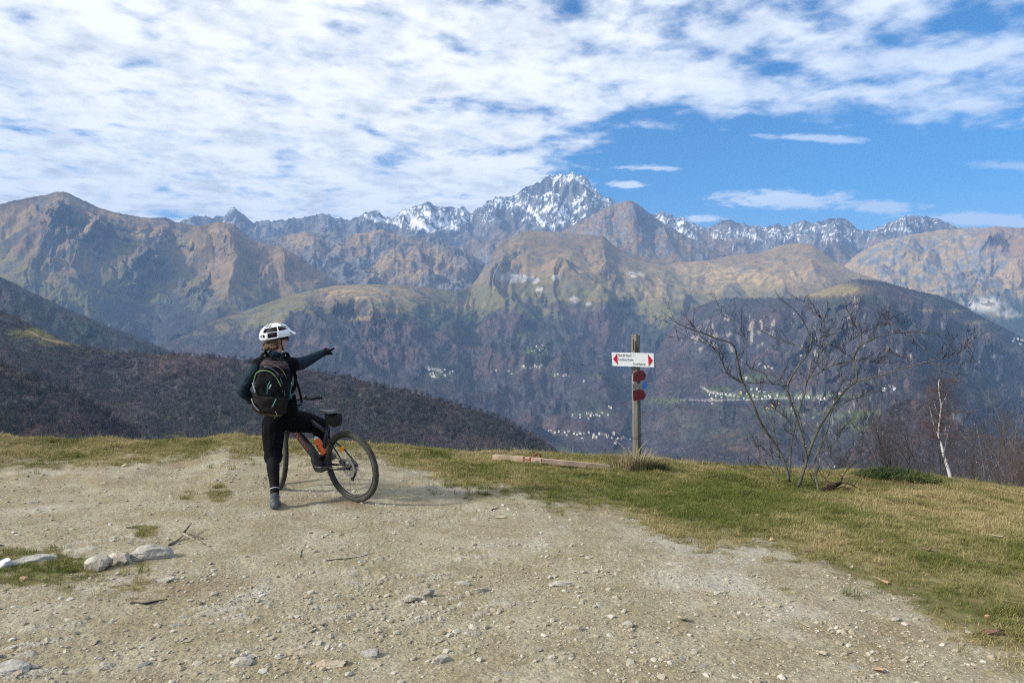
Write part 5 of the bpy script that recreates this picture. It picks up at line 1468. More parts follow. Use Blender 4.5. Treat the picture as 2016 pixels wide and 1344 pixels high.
    tube('seat_post', [st, sad], .0155, 'dark')
    for s in (-1, 1):
        tube('seat_stay', [st + Vector((-.02, s * .02, -.09)), Vector((.14, s * .05, .53)), ra + Vector((.03, s * .068, .035)), ra + Vector((0, s * .068, .0))], [.009, .0085, .008, .009], n=8)
        tube('chain_stay', [bb + Vector((-.02, s * .04, -.005)), Vector((.25, s * .055, .345)), ra + Vector((.03, s * .070, -.005))], [.014, .012, .010], n=8)
    # motor
    b = MB(); b.tube([bb + Vector((.02, -.062, .0)), bb + Vector((.02, -.05, .0)), bb + Vector((.02, .05, 0)), bb + Vector((.02, .062, 0))], [.055, .07, .07, .055], 18)
    b.tube([bb + Vector((.055, -.05, .045)), bb + Vector((.055, .05, .045))], .052, 14); b.build('motor', BK['dark'], o)
    for s, sgn in ((1, -1), (-1, 1)):     # left crank points back, right crank forward
        b = MB(); p0 = bb + Vector((0, s * .078, 0)); p1 = bb + Vector((sgn * .168, s * .088, -.006 * sgn))
        b.tube([p0, p0.lerp(p1, .5), p1], [.017, .011, .012], 10, squash=.7); cr_ = b.build('crank', BK['alloy' if s > 0 else 'dark'], o)
        b = MB(); c = p1 + Vector((0, s * .06, 0)); b.box(c, (.10, .095, .016)); b.tube([p1, c + Vector((0, s * .05, 0))], .006, 8)
        for i in (-1, 0, 1):
            for j in (-1, 1): b.box(c + Vector((i * .04, j * .035, .010)), (.005, .005, .006))
        b.build('pedal', BK['dark'], cr_, False)
    b = MB(); b.disc(bb + Vector((0, -.066, 0)), .055, .082, 'Y', 36, .003); b.build('chainring', BK['dark'], o, False)
    b = MB()
    for s in (-1, 1): b.tube([bb + Vector((0, -.05, .078 * s)), ra + Vector((0, -.05, .045 * s))], .004, 5)
    b.build_each('chain', BK['steel'], o)
    b = MB(); b.tube([ra + Vector((.0, -.06, -.02)), ra + Vector((.025, -.065, -.09)), ra + Vector((.06, -.055, -.15))], [.014, .012, .010], 8)
    b.disc(ra + Vector((.03, -.05, -.085)), .004, .022, 'Y', 16, .006); b.disc(ra + Vector((.065, -.05, -.155)), .004, .022, 'Y', 16, .006); b.build('derailleur', BK['dark'], o)
    b = MB(); b.box(ra + Vector((.075, .050, .05)), (.06, .03, .035), Matrix.Rotation(R(-35), 3, 'Y')); b.tube([ra + Vector((.09, .055, .07)), Vector((.2, .05, .5)), st + Vector((0, .02, -.1))], .003, 5); b.build('brake_caliper', BK['dark'], o, False)
    b = MB(); b.tube([ra + Vector((0, .06, 0)), ra + Vector((0, .085, 0))], [.012, .010], 10); b.tube([ra + Vector((0, -.06, 0)), ra + Vector((0, -.085, 0))], [.012, .010], 10); b.build_each('axle', BK['dark'], o)
    # fork
    b = MB()
    for s in (-1, 1):
        b.tube([S @ (crown + Vector((.0, s * .062, .0))), S @ (fa.lerp(crown, .45) + Vector((.02, s * .062, 0))), S @ (fa + Vector((0, s * .062, 0)))], [.0175, .021, .016], 10)
    b.tube([S @ (crown + Vector((0, -.075, .0))), S @ (crown + Vector((0, .075, 0)))], .024, 10)
    b.build('fork', BK['frame'], o)
    # stem and handlebar
    hb = head_t + ax * .045; bar = hb + Vector((.05, 0, .015))
    b = MB(); b.tube([S @ head_t, S @ hb], .017, 10); b.tube([S @ hb, S @ bar], .017, 10); b.build('stem', BK['dark'], o)
    b = MB(); b.tube([S @ (bar + Vector(p)) for p in ((-.045, -.36, .028), (-.03, -.22, .022), (0, -.06, 0), (0, .06, 0), (-.03, .22, .022), (-.045, .36, .028))], .0115, 10); hbar = b.build('handlebar', BK['dark'], o)
    for s in (-1, 1):
        b = MB(); b.tube([S @ (bar + Vector((-.033, s * .235, .023))), S @ (bar + Vector((-.045, s * .365, .028)))], .0165, 12); b.build('grip', BK['grip'], hbar)
        b = MB(); b.tube([S @ (bar + Vector((-.02, s * .19, .02))), S @ (bar + Vector((.035, s * .22, .0))), S @ (bar + Vector((.03, s * .31, -.005)))], [.010, .007, .005], 6); b.box(S @ (bar + Vector((-.01, s * .19, .035))), (.03, .03, .03)); b.build('brake_lever', BK['dark'], hbar)
    b = MB(); b.box(S @ (bar + Vector((0, .07, .03))), (.05, .06, .02)); b.build('display', BK['dark'], hbar, False)
    b = MB()
    for s, z in ((-1, 0), (1, .02)): b.tube([S @ (bar + Vector((.02, s * .18, .0))), S @ (bar + Vector((.09, s * .08, -.06 + z))), crown + Vector((.02, s * .03, .06))], .003, 5)
    b.build_each('cable', BK['frame'], o)
    # saddle: a shaped shell
    b = MB(); prof = [(-.135, .070, .012), (-.12, .076, .010), (-.06, .066, .0), (.0, .042, -.006), (.06, .026, -.006), (.12, .020, -.004), (.140, .012, -.012)]
    vs = []; fs = []; n = 9
    for x, w, z in prof:
        for k in range(n):
            a = math.pi * k / (n - 1); vs.append(sad + Vector((x, w * math.cos(a), z + .020 * math.sin(a) ** .6 - (.008 if k in (0, n - 1) else 0))))
    for i in range(len(prof) - 1):
        for k in range(n - 1): fs.append((i * n + k, i * n + k + 1, (i + 1) * n + k + 1, (i + 1) * n + k))
        fs.append((i * n, (i + 1) * n, (i + 1) * n + n - 1, i * n + n - 1))
    fs.append(tuple(range(n))); fs.append(tuple(range((len(prof) - 1) * n, len(prof) * n)))
    b.add(vs, fs); sdl = b.build('saddle', BK['saddle'], o, True, auto=50)
    b = MB()
    for s in (-1, 1): b.tube([sad + Vector((-.1, s * .022, .0)), sad + Vector((-.03, s * .022, -.025)), sad + Vector((.04, s * .02, -.025)), sad + Vector((.11, s * .012, -.005))], .004, 6)
    b.build_each('rail', BK['steel'], sdl)
    b = MB(); b.tube([Vector((.40, 0, .50)), Vector((.47, 0, .56))], .006, 6); b.tube([Vector((.365, .0, .55)), Vector((.39, 0, .42))], .01, 6); b.build('bottle_cage', BK['dark'], o)
    tag(o, 'black electric mountain bike leaning between the rider\'s legs', 'bicycle')
    # things carried by the bicycle
    sb = MB()
    prof = [(-.02, .034, .070), (-.06, .052, .115), (-.13, .060, .135), (-.18, .056, .120), (-.198, .042, .09)]
    vs = []; fs = []; n = 12
    for x, w, h in prof:
        for k in range(n):
            a = 2 * math.pi * k / n; q = max(abs(math.cos(a)), abs(math.sin(a))) ** .6
            vs.append(sad + Vector((x + .06, w * math.cos(a) / q, -.012 - h * .56 + .5 * h * math.sin(a) / q)))
    for i in range(len(prof) - 1):
        for k in range(n): fs.append((i * n + k, i * n + (k + 1) % n, (i + 1) * n + (k + 1) % n, (i + 1) * n + k))
    fs += [tuple(range(n)), tuple(range((len(prof) - 1) * n, len(prof) * n))]
    e = empty('saddle_bag', BIKE_M @ (sad + Vector((0, 0, -.1)))); sb.add([BIKE_M @ v - e.location for v in vs], fs); bag = sb.build('pouch', BK['bag'], e, True, auto=50)
    b = MB(); b.tube([BIKE_M @ (sad + Vector((-.02, .03, -.02))) - e.location, BIKE_M @ (sad + Vector((-.06, .05, -.05))) - e.location, BIKE_M @ (sad + Vector((-.07, .045, -.11))) - e.location], .006, 5); b.build('strap', BK['bag'], e)
    tag(e, 'small black bag strapped under the bicycle saddle', 'bag')
    e = empty('water_bottle', BIKE_M @ Vector((.40, 0, .50)))
    orange = mat('orange_bottle', (.72, .13, .02), .45, var=.1, scale=12); cap = mat('bottle_cap', (.80, .78, .74), .5)
    p0 = Vector((.365, .012, .47)); p1 = Vector((.475, .012, .63)); d = (p1 - p0)
    T = lambda p: BIKE_M @ p - e.location
    b = MB(); b.tube([T(p0), T(p0 + d * .03), T(p0 + d * .60), T(p0 + d * .66), T(p0 + d * .72), T(p0 + d * .86), T(p0 + d * .92)], [.033, .036, .036, .033, .036, .034, .028], 16); bt = b.build('flask', orange, e)
    b = MB(); b.tube([T(p0 + d * .92), T(p0 + d * 1.0), T(p0 + d * 1.03), T(p0 + d * 1.1)], [.028, .026, .013, .011], 14); b.build('cap', cap, e)
    b = MB(); dn = d.normalized(); up = Vector((0, 1, 0)).cross(dn); rot = (BIKE_M.to_3x3() @ Matrix((dn, Vector((0, 1, 0)), dn.cross(Vector((0, 1, 0))))).transposed())
    for k in range(4):
        for (u, v, su, sv) in ((0, 0, .004, .026), (.006, .009, .010, .005), (.006, -.006 if k % 2 else 0, .010, .005)):
            b.box(T(p0 + d * (.22 + .11 * k) + dn * u + up * v + Vector((0, .0355, 0))), (su, .003, sv), rot)
    b.build('lettering', mat('black_print', (.02, .015, .012), .6), bt, False)['kind'] = 'stuff'
    tag(e, 'orange water bottle with dark lettering in the bicycle frame', 'bottle')
build_bike()
# ---------------------------------------------------------------- the cyclist
def remeshed(b, name, m, parent, voxel=.008, smooth=6, origin=None):
    me = bpy.data.meshes.new(name); me.from_pydata(b.v, [], b.f); me.update()
    t = bpy.data.objects.new('tmp', me); C.objects.link(t)
    r = t.modifiers.new('r', 'REMESH'); r.mode = 'VOXEL'; r.voxel_size = voxel; r.use_smooth_shade = True
    s = t.modifiers.new('s', 'SMOOTH'); s.factor = .5; s.iterations = smooth
    dg = bpy.context.evaluated_depsgraph_get(); dg.update()
    out = bpy.data.meshes.new_from_object(t.evaluated_get(dg))
    bpy.data.objects.remove(t); out.name = name
    out.materials.clear(); out.materials.append(m)
    out.polygons.foreach_set('use_smooth', np.ones(len(out.polygons), bool))
    o = bpy.data.objects.new(name, out); C.objects.link(o); o.parent = parent
    return o
def cap(b, p, q, r0, r1, n=12):
    """tapered limb with rounded ends"""
    p = Vector(p); q = Vector(q); b.tube([p, p.lerp(q, .5), q], [r0, (r0 + r1) / 2, r1], n); b.ball(p, r0, nu=n, nv=8); b.ball(q, r1, nu=n, nv=8)
def limb(b, pts, rad, n=12):
    w = smooth_line(pts, 4); rr = np.interp(np.linspace(0, len(pts) - 1, len(w)), range(len(pts)), rad)
    b.tube(w, list(rr), n); b.ball(w[0], rr[0], nu=n, nv=8); b.ball(w[-1], rr[-1], nu=n, nv=8)

def build_person():
    foot = on_ground(541, 1001); base = Vector((foot.x, foot.y, foot.z))
    o = empty('person', base)
    A = lambda px, py, Y: at(px, py, Y) - base
    M = dict(skin=mat('skin', (.50, .30, .22), .55, var=.08, scale=20), hair=mat('brown_hair', (.075, .040, .022), .7, var=.5, scale=60, bump=.8, bscale=120), teal=mat('teal_jersey', (.011, .024, .038), .85, var=.25, scale=14, bump=2.5, bscale=16, spec=.15), black=mat('black_cloth', (.0045, .0048, .0065), .9, var=.25, scale=10, bump=3, bscale=11, spec=.08),
             legging=mat('black_legging', (.006, .007, .009), .8, var=.2, scale=10, bump=.5, bscale=30, spec=.12), white=mat('helmet_white', (.80, .83, .88), .3, var=.03, scale=10, spec=.5), pad=mat('helmet_black', (.008, .008, .009), .7), glove=mat('glove_black', (.006, .006, .007), .85, var=.3, scale=30, spec=.12), shoe=mat('shoe_grey', (.045, .055, .062), .8, var=.4, scale=30, color2=(.12, .13, .13)), sole=mat('shoe_sole', (.09, .095, .09), .8))
    # joints
    pel = A(556, 815, 7.56); waist = A(550, 783, 7.50); chest = A(543, 737, 7.46); nb = A(541, 706, 7.45)
    lsh = A(510, 719, 7.42); lel = A(478, 768, 7.24); lwr = A(496, 788, 7.40); 
    rsh = A(575, 718, 7.52); rel = A(606, 708, 7.74); rwr = A(637, 694.5, 7.95)
    lhp = A(539, 832, 7.50); lkn = A(538, 893, 7.44); lan = Vector((foot.x, foot.y + .03, foot.z + .10)) - base + Vector((-.008, .0, 0))
    rhp = A(576, 828, 7.62)
    ped = BIKE_M @ Vector((.452 + .168, -.148, .338)) - base
    hd = (BIKE_M.to_3x3() @ Vector((1, 0, 0))); hd.z = 0; hd.normalize()
    ran = ped + Vector((0, 0, .115)) - hd * .09
    rkn = A(629, 838, 7.90)
    sh = 9.0
    head_c = A(545, 668, 7.47); az = R(60); fwd = Vector((math.sin(az), math.cos(az), .03)).normalized(); rt = Vector((math.cos(az), -math.sin(az), 0)); up = rt.cross(fwd)
    HM_ = Matrix((fwd, -rt, up)).transposed()       # local x forward, y left, z up
    def hp(x, y, z): return head_c + HM_ @ Vector((x, y, z))
    # --- body: one continuous skin surface
    b = MB()
    def torso(b, g):
        sx = (rsh - lsh).normalized()
        for p, q, rx, ry in ((pel, waist, .150, .105), (waist, chest, .135, .10), (chest, chest.lerp(nb, .55), .155, .105)):
            for k in range(4):
                c = p.lerp(q, k / 3); an = math.atan2(sx.y, sx.x)
                b.ball(c, (rx + g, ry + g, .085 + g), Matrix.Rotation(an, 3, 'Z'), 16, 10)
        b.tube([lsh, chest.lerp(nb, .75), rsh], [.058 + g, .075 + g, .058 + g], 12); b.ball(lsh, .060 + g); b.ball(rsh, .062 + g)
    def arms(b, g):
        limb(b, [lsh, lsh.lerp(lel, .5) + Vector((-.008, 0, 0)), lel], [.056 + g, .050 + g, .043 + g]); limb(b, [lel, lel.lerp(lwr, .5), lwr], [.043 + g, .042 + g, .030 + g])
        limb(b, [rsh, rsh.lerp(rel, .5) + Vector((0, 0, -.012)), rel + Vector((0, 0, -.006)), rel.lerp(rwr, .5), rwr], [.060 + g, .055 + g, .046 + g, .042 + g, .030 + g])
    def legs(b, g, lower=True, upper=True):
        if upper:
            limb(b, [lhp, lhp.lerp(lkn, .5) + Vector((-.004, 0, 0)), lkn], [.088 + g, .078 + g, .058 + g]); limb(b, [rhp, rhp.lerp(rkn, .5) + Vector((0, 0, .01)), rkn], [.092 + g, .080 + g, .060 + g])
        if lower:
            limb(b, [lkn, lkn.lerp(lan, .30) + Vector((0, -.022, 0)), lkn.lerp(lan, .65), lan], [.056 + g, .057 + g, .043 + g, .034 + g]); limb(b, [rkn, rkn.lerp(ran, .35) + Vector((.02, 0, 0)), ran], [.056 + g, .055 + g, .034 + g])
    torso(b, -.012); arms(b, -.010); legs(b, -.008)
    b.tube([nb - Vector((0, 0, .03)), head_c - Vector((0, 0, .05))], [.058, .053], 12)
    b.ball(head_c + up * .01, (.093, .074, .105), HM_, 18, 14); b.ball(hp(.035, 0, -.055), (.055, .052, .06), HM_, 14, 10); b.ball(hp(.055, 0, -.092), (.028, .03, .022), HM_, 10, 8)
    b.ball(hp(.098, 0, -.012), (.016, .012, .022), HM_, 10, 8); b.ball(hp(.088, 0, -.055), (.012, .024, .010), HM_, 10, 8)
    for s in (-1, 1): b.ball(hp(-.005, s * .074, -.018), (.018, .010, .030), HM_, 10, 8); b.ball(hp(.075, s * .03, .012), (.014, .014, .010), HM_, 8, 6)
    # feet
    for an, fd in ((lan, Vector((-.25, 1, 0)).normalized()), (ran, hd)): limb(b, [an, an - Vector((0, 0, .05)), an + fd * .12 - Vector((0, 0, .07))], [.034, .035, .028])
    # hands: palm, four fingers, thumb
    def hand(b, wr, d, side, palm_n, curls, g=0.0):
        d = d.normalized(); n = (palm_n - d * palm_n.dot(d)).normalized(); s = d.cross(n) * side
        pc = wr + d * .085
        for k in range(4):
            off = s * (-.027 + .018 * k)
            cap(b, wr + d * .015 + off * .6, pc + off, .017 + g, .014 + g, 8)
            L = (.070, .078, .072, .056)[k] if side > 0 else (.056, .072, .078, .070)[k]
            c = curls[k]; p = pc + off; dd = d.copy()
            for q, fr in enumerate((.45, .32, .23)):
                dd = (dd * math.cos(c) + n * math.sin(c)).normalized(); e = p + dd * L * fr; cap(b, p, e, .0095 - .0008 * q + g, .0088 - .0008 * q + g, 8); p = e
                n2 = n - dd * n.dot(dd)
                n = n2.normalized() if n2.length > 1e-3 else n
            n = (palm_n - d * palm_n.dot(d)).normalized()
        t0 = wr + d * .03 - s * .028 + n * .005; t1 = t0 + (d * .7 - s * .55 + n * .35).normalized() * .036; t2 = t1 + (d + n * .5).normalized() * .03
        cap(b, t0, t1, .014 + g, .0115 + g, 8); cap(b, t1, t2, .0115 + g, .0095 + g, 8)
    rd = (A(655, 682.5, 8.10) - rwr); ld = Vector((.55, .62, -.30))
    # index finger is the first of four (k = 0 lies on the thumb side)
    rc = (.03, 1.25, 1.35, 1.4); lc = (.35, .40, .45, .5)
    hand(b, rwr, rd, 1, Vector((-.25, .15, -1)), rc); hand(b, lwr, ld, 1, Vector((.3, -.5, -.6)), lc)
    remeshed(b, 'body', M['skin'], o, .007, 4)
    # eyes, brows
    b = MB()
    for s in (-1, 1): b.ball(hp(.088, s * .03, .012), .009, nu=10, nv=8)
    b.build_each('eye', mat('eye_dark', (.05, .035, .03), .3), o)
    # --- clothing
    b = MB(); torso(b, .018); b.tube([nb - Vector((0, 0, .03)), nb + Vector((.01, .0, .045))], [.072, .066], 12)
    for k in range(7): b.ball(pel.lerp(waist, k / 8) + Vector((0, 0, -.03)), (.165, .122, .05), None, 14, 8)
    remeshed(b, 'vest', M['black'], o, .009, 5)
    b = MB(); limb(b, [lsh, lsh.lerp(lel, .5) + Vector((-.008, 0, 0)), lel, lel.lerp(lwr, .5), lwr], [.070, .064, .056, .052, .038]); remeshed(b, 'sleeve', M['teal'], o, .008, 4)
    b = MB(); limb(b, [rsh, rsh.lerp(rel, .5) + Vector((0, 0, -.014)), rel + Vector((0, 0, -.008)), rel.lerp(rwr, .5), rwr], [.074, .070, .058, .050, .037]); remeshed(b, 'sleeve', M['teal'], o, .008, 4)
    b = MB(); b.tube([nb + Vector((.0, 0, .02)), nb + Vector((.01, .005, .05)), nb + Vector((.014, .008, .066))], [.076, .070, .066], 16, cap=False); c = b.build('collar', M['teal'], o)
    m = c.modifiers.new('t', 'SOLIDIFY'); m.thickness = .008
    b = MB(); legs(b, .030, lower=False)
    b.ball(pel + Vector((0, 0, -.03)), (.178, .135, .10), None, 16, 10); b.ball(lhp.lerp(rhp, .5), (.14, .12, .09), None, 16, 10)
    limb(b, [lkn, lkn + Vector((0, 0, -.03))], [.090, .094]); limb(b, [rkn, rkn.lerp(ran, .22)], [.092, .094])
    remeshed(b, 'shorts', M['black'], o, .009, 4)
    b = MB(); limb(b, [lkn, lkn.lerp(lan, .30) + Vector((0, -.022, 0)), lkn.lerp(lan, .65), lan], [.062, .064, .049, .040]); remeshed(b, 'legging', M['legging'], o, .007, 3)
    b = MB(); limb(b, [rkn, rkn.lerp(ran, .35) + Vector((.02, 0, 0)), ran], [.062, .061, .040]); remeshed(b, 'legging', M['legging'], o, .007, 3)
    b = MB(); q = lkn.lerp(lan, .80); dd = (lan - lkn).normalized(); b.tube([q - dd * .003, q + dd * .003], .046, 14); b.build('sock_stripe', mat('sock_stripe_white', (.55, .56, .56), .8), o)
    # shoes
    for an, fd in ((lan, Vector((-.22, 1, 0)).normalized()), (ran, hd)):
        zb = an.z - .098 if an is lan else ped.z + .012
        sd = Vector((-fd.y, fd.x, 0)); b = MB(); g0 = an.copy(); g0.z = zb
        for t, w, h in ((-.075, .040, .075), (-.05, .045, .082), (0, .045, .080), (.05, .046, .062), (.10, .050, .048), (.15, .046, .040), (.18, .034, .032)):
            b.ball(g0 + fd * t + Vector((0, 0, h * .52)), (w, .045, h * .52), Matrix.Rotation(math.atan2(sd.y, sd.x), 3, 'Z'), 14, 10)
        limb(b, [an + Vector((0, 0, -.04)), an + Vector((0, 0, .012))], [.044, .046])
        s = remeshed(b, 'shoe', M['shoe'], o, .007, 3)
        b = MB(); pts = []
        for k in range(20):
            a = 2 * math.pi * k / 20; L = .125 * math.cos(a) + .045; W = (.049 if math.cos(a) > -.3 else .044) * math.sin(a)
            pts.append(g0 + fd * L + sd * W)
        b.add([p + Vector((0, 0, -.004)) for p in pts] + [p + Vector((0, 0, .022)) for p in pts], [tuple(range(19, -1, -1)), tuple(range(20, 40))] + [(i, (i + 1) % 20, (i + 1) % 20 + 20, i + 20) for i in range(20)])
        b.build('sole', M['sole'], s, True, auto=40)
        b = MB()
        for k in range(4): 
            c = an + fd * (.02 + .018 * k) + Vector((0, 0, -.02 - .012 * k)); b.tube([c - sd * .028, c + Vector((0, 0, .006)), c + sd * .028], .003, 5)
        b.build_each('lace', M['sole'], s)
    # gloves
    for wr, d, sd_, pn, cu in ((rwr, rd, 1, Vector((-.25, .15, -1)), rc), (lwr, ld, 1, Vector((.3, -.5, -.6)), lc)):
        b = MB(); hand(b, wr, d, sd_, pn, cu, .0035); dn = d.normalized(); b.tube([wr - dn * .03, wr + dn * .03], [.040, .036], 12); remeshed(b, 'glove', M['glove'], o, .0045, 2)
    # --- hair, helmet, glasses
    b = MB(); rg = random.Random(4)
    for k in range(46):
        a = rg.uniform(-1.5, 1.5); z = rg.uniform(-.088, .0)
        b.ball(hp(-.085 * math.cos(a) - .004, .080 * math.sin(a), z), rg.uniform(.018, .030), nu=8, nv=6)
    for k in range(16): b.ball(hp(-.105 + rg.gauss(0, .012), rg.gauss(.01, .035), -.075 + rg.gauss(0, .016)), rg.uniform(.018, .028), nu=8, nv=6)
    remeshed(b, 'hair', M['hair'], o, .006, 1)
    b = MB(); b.ball(hp(-.008, 0, .050), (.126, .097, .090), HM_, 24, 16); pad = remeshed(b, 'helmet_liner', M['pad'], o, .008, 1)
    tilt = Matrix.Rotation(R(-6), 3, 'Y')
    NU, NV = 84, 34; vs = []; fs = []; keep = []
    def sh_pt(u, v):
        a = 2 * math.pi * u / NU; e = -.16 + (math.pi / 2 + .16) * v / NV      # elevation
        rim = .10 * max(0, -math.cos(a)) - .05 * max(0, math.cos(a)) + .08 * abs(math.sin(a)) * (1 if abs(math.sin(a)) > .5 else .5)
        ee = e - rim * (1 - v / NV)
        rx, ry, rz = .158, .116, .124
        p = Vector((rx * math.cos(a) * math.cos(ee), ry * math.sin(a) * math.cos(ee), rz * math.sin(ee)))
        if p.x < 0: p.x *= 1.04
        return HM_ @ (tilt @ p) + hp(-.006, 0, .042)
    for v in range(NV + 1):
        for u in range(NU): vs.append(sh_pt(u, v))
    def vent(u, v):
        a = math.degrees(2 * math.pi * (u + .5) / NU); a = a - 360 if a > 180 else a; t = (v + .5) / NV; aa = abs(a)
        x = math.cos(math.radians(aa)) ; y = abs(math.sin(math.radians(aa)))
        if .60 < t < .86 and (aa > 118 or aa < 55) and 14 < aa < 166: return True
        if .33 < t < .55 and 26 < aa < 154 and not (84 < aa < 88): return True
        if .07 < t < .28 and 96 < aa < 130: return True
        if .08 < t < .25 and 142 < aa < 172: return True
        if .30 < t < .47 and 20 > aa: return True
        return False
    for v in range(NV):
        for u in range(NU):
            if not vent(u, v): fs.append((v * NU + u, v * NU + (u + 1) % NU, (v + 1) * NU + (u + 1) % NU, (v + 1) * NU + u))
    b = MB(); b.add(vs, fs); h = b.build('helmet', M['white'], o); m = h.modifiers.new('t', 'SOLIDIFY'); m.thickness = .014; m.offset = -1
    m = h.modifiers.new('b', 'SUBSURF'); m.levels = 1; m.render_levels = 1
    b = MB(); vs = []; fs = []
    for i in range(7):
        for k in range(13):
            y = -.082 + .164 * k / 12; t = i / 6
            x = .118 + .075 * t * (1 - (y / .12) ** 2) - .30 * y * y * 8 * .25; z = .088 - .022 * t - 2.6 * y * y - .01 * t * t
            vs.append(hp(x, y * (1 - .12 * t), z))
    for i in range(6):
        for k in range(12): fs.append((i * 13 + k, i * 13 + k + 1, (i + 1) * 13 + k + 1, (i + 1) * 13 + k))
    b.add(vs, fs); vz = b.build('visor', M['white'], h); m = vz.modifiers.new('t', 'SOLIDIFY'); m.thickness = .006
    b = MB()
    for s in (-1, 1): b.tube([hp(.035, s * .088, .03), hp(.025, s * .082, -.04), hp(.055, s * .03, -.112)], .005, 6); b.tube([hp(-.04, s * .088, .02), hp(.025, s * .082, -.04)], .004, 6)
    b.build_each('chin_strap', M['pad'], h)
    b = MB()
    for s in (-1, 1):
        b.tube([hp(.0, s * .080, .014), hp(.095, s * .066, .014)], .0032, 6)
        b.tube([hp(.105, s * .060 - s * .05 * (.5 + .5 * math.cos(t)), .004 + .020 * math.sin(t)) for t in np.linspace(0, 2 * math.pi, 17)], .0035, 6)
    b.tube([hp(.106, -.012, .012), hp(.110, 0, .016), hp(.106, .012, .012)], .0035, 6)
    b.build('glasses', mat('glasses_frame', (.01, .01, .012), .3), o)
    tag(o, 'person in black cycling clothes and white helmet pointing over the valley', 'person')

    # --- backpack (its own thing, worn on the back)
    pc = A(537, 761, 7.235) + base
    pb = empty('backpack', pc)
    PM = Matrix.Translation(pc) @ Matrix.Rotation(R(8), 4, 'Z') @ Matrix.Rotation(R(7), 4, 'X') @ Matrix.Rotation(R(7.5), 4, 'Y')
    hw, hd_, hh = .158, .118, .280
    def prof(z):   # half width and depth at relative height
        t = z
        w = hw * (1 - .30 * max(0, t) ** 2.2 - .12 * max(0, -t) ** 2) * (1 - max(0, abs(t) - .82) ** 2 * 9)
        d = hd_ * (1 - .42 * max(0, t) ** 1.6 - .06 * max(0, -t)) * (1 - max(0, abs(t) - .80) ** 2 * 10)
        return w, d
    def ps(an, z, out=0.0):
        w, d = prof(z); c, s = math.cos(an), math.sin(an); q = (abs(c) ** 3 + abs(s) ** 3) ** (1 / 3)
        return PM @ Vector(((w + out) * c / q, -(d + out) * s / q, z * hh)) - pc
    nylon = mat('pack_black', (.006, .0065, .0085), .85, var=.5, scale=16, bump=2.5, bscale=12, spec=.12); brown = mat('pack_brown', (.020, .016, .017), .85, var=.45, scale=12, bump=2.5, bscale=12, spec=.12, color2=(.012, .012, .013))
    green = mat('pack_green', (.11, .21, .085), .6, var=.15, scale=20); teal = mat('pack_teal', (.030, .14, .155), .6, var=.2, scale=20); silver = mat('pack_grey', (.20, .24, .24), .6, var=.2, scale=20); blue = mat('pack_blue', (.06, .09, .16), .7)
    def shell(name, m, a0, a1, z0, z1, out, nu=26, nv=26, thick=.02, parent=pb):
        b = MB(); vs = []; fs = []
        for i in range(nv + 1):
            for k in range(nu + 1):
                u = k / nu; v = i / nv; e = min(1, 7 * u, 7 * (1 - u), 7 * v, 7 * (1 - v)); e = e * (2 - e)
                z = z0 + (z1 - z0) * v; vs.append(ps(a0 + (a1 - a0) * u, z, -thick + (thick + out) * e + .006 * math.sin(9 * u + 5 * v + a0) * math.sin(7 * v + 3 * u) * e))
        for i in range(nv):
            for k in range(nu): fs.append((i * (nu + 1) + k, i * (nu + 1) + k + 1, (i + 1) * (nu + 1) + k + 1, (i + 1) * (nu + 1) + k))
        b.add(vs, fs); return b.build(name, m, parent)
    b = MB(); vs = []; fs = []; nv = 30; nu = 40
    for i in range(nv + 1):
        for k in range(nu): vs.append(ps(2 * math.pi * k / nu, -1 + 2 * i / nv))
    for i in range(nv):
        for k in range(nu): fs.append((i * nu + k, i * nu + (k + 1) % nu, (i + 1) * nu + (k + 1) % nu, (i + 1) * nu + k))
    fs += [tuple(range(nu - 1, -1, -1)), tuple(range(nv * nu, nv * nu + nu))]
    b.add(vs, fs); b.build('pack_body', nylon, pb)
    shell('front_pocket', nylon, R(22), R(150), -.38, .62, .022); shell('lower_pocket', brown, R(15), R(160), -.90, -.20, .030); shell('top_flap', mat('pack_maroon', (.030, .016, .022), .75, var=.3, scale=16, bump=.5, bscale=20), R(20), R(155), .70, .97, .016)
    shell('base_panel', mat('pack_tan', (.06, .046, .030), .8, var=.3, scale=16), R(20), R(155), -1.0, -.86, .012)
    def line(name, m, pts, r, out=.026):
        b = MB(); w = smooth_line([ps(R(a), z, out) for a, z in pts], 4); b.tube(w, r, 6); return b.build(name, m, pb)
    line('piping', green, [(152, .02), (150, .30), (140, .50), (118, .60), (95, .58), (76, .42), (62, .18), (54, -.05)], .0062, .020)
    line('piping', blue, [(120, .72), (95, .70), (72, .55), (58, .25), (48, -.1), (36, -.5)], .005, .020)
    line('piping', mat('pack_cord', (.16, .16, .13), .7), [(130, .82), (90, .84), (58, .66), (44, .35), (36, .05)], .003, .020)
    line('zip_pull', silver, [(146, .12), (136, -.02), (128, -.18)], .008, .034); line('zip_pull', teal, [(92, .28), (97, .10), (96, -.18)], .005, .034); line('zip_pull', silver, [(88, .18), (92, .02)], .008, .036)
    line('zip_pull', teal, [(70, -.30), (74, -.45), (78, -.60)], .007, .040); line('zip_pull', silver, [(140, -.42), (128, -.62), (112, -.80)], .006, .040); line('cord', mat('pack_cord', (.16, .16, .13), .7), [(68, -.74), (62, -.86), (64, -1.0), (60, -1.02)], .004, .034)
    # straps over the shoulders and hip strap with teal buckle
    b = MB(); T = lambda p: p + base - pc
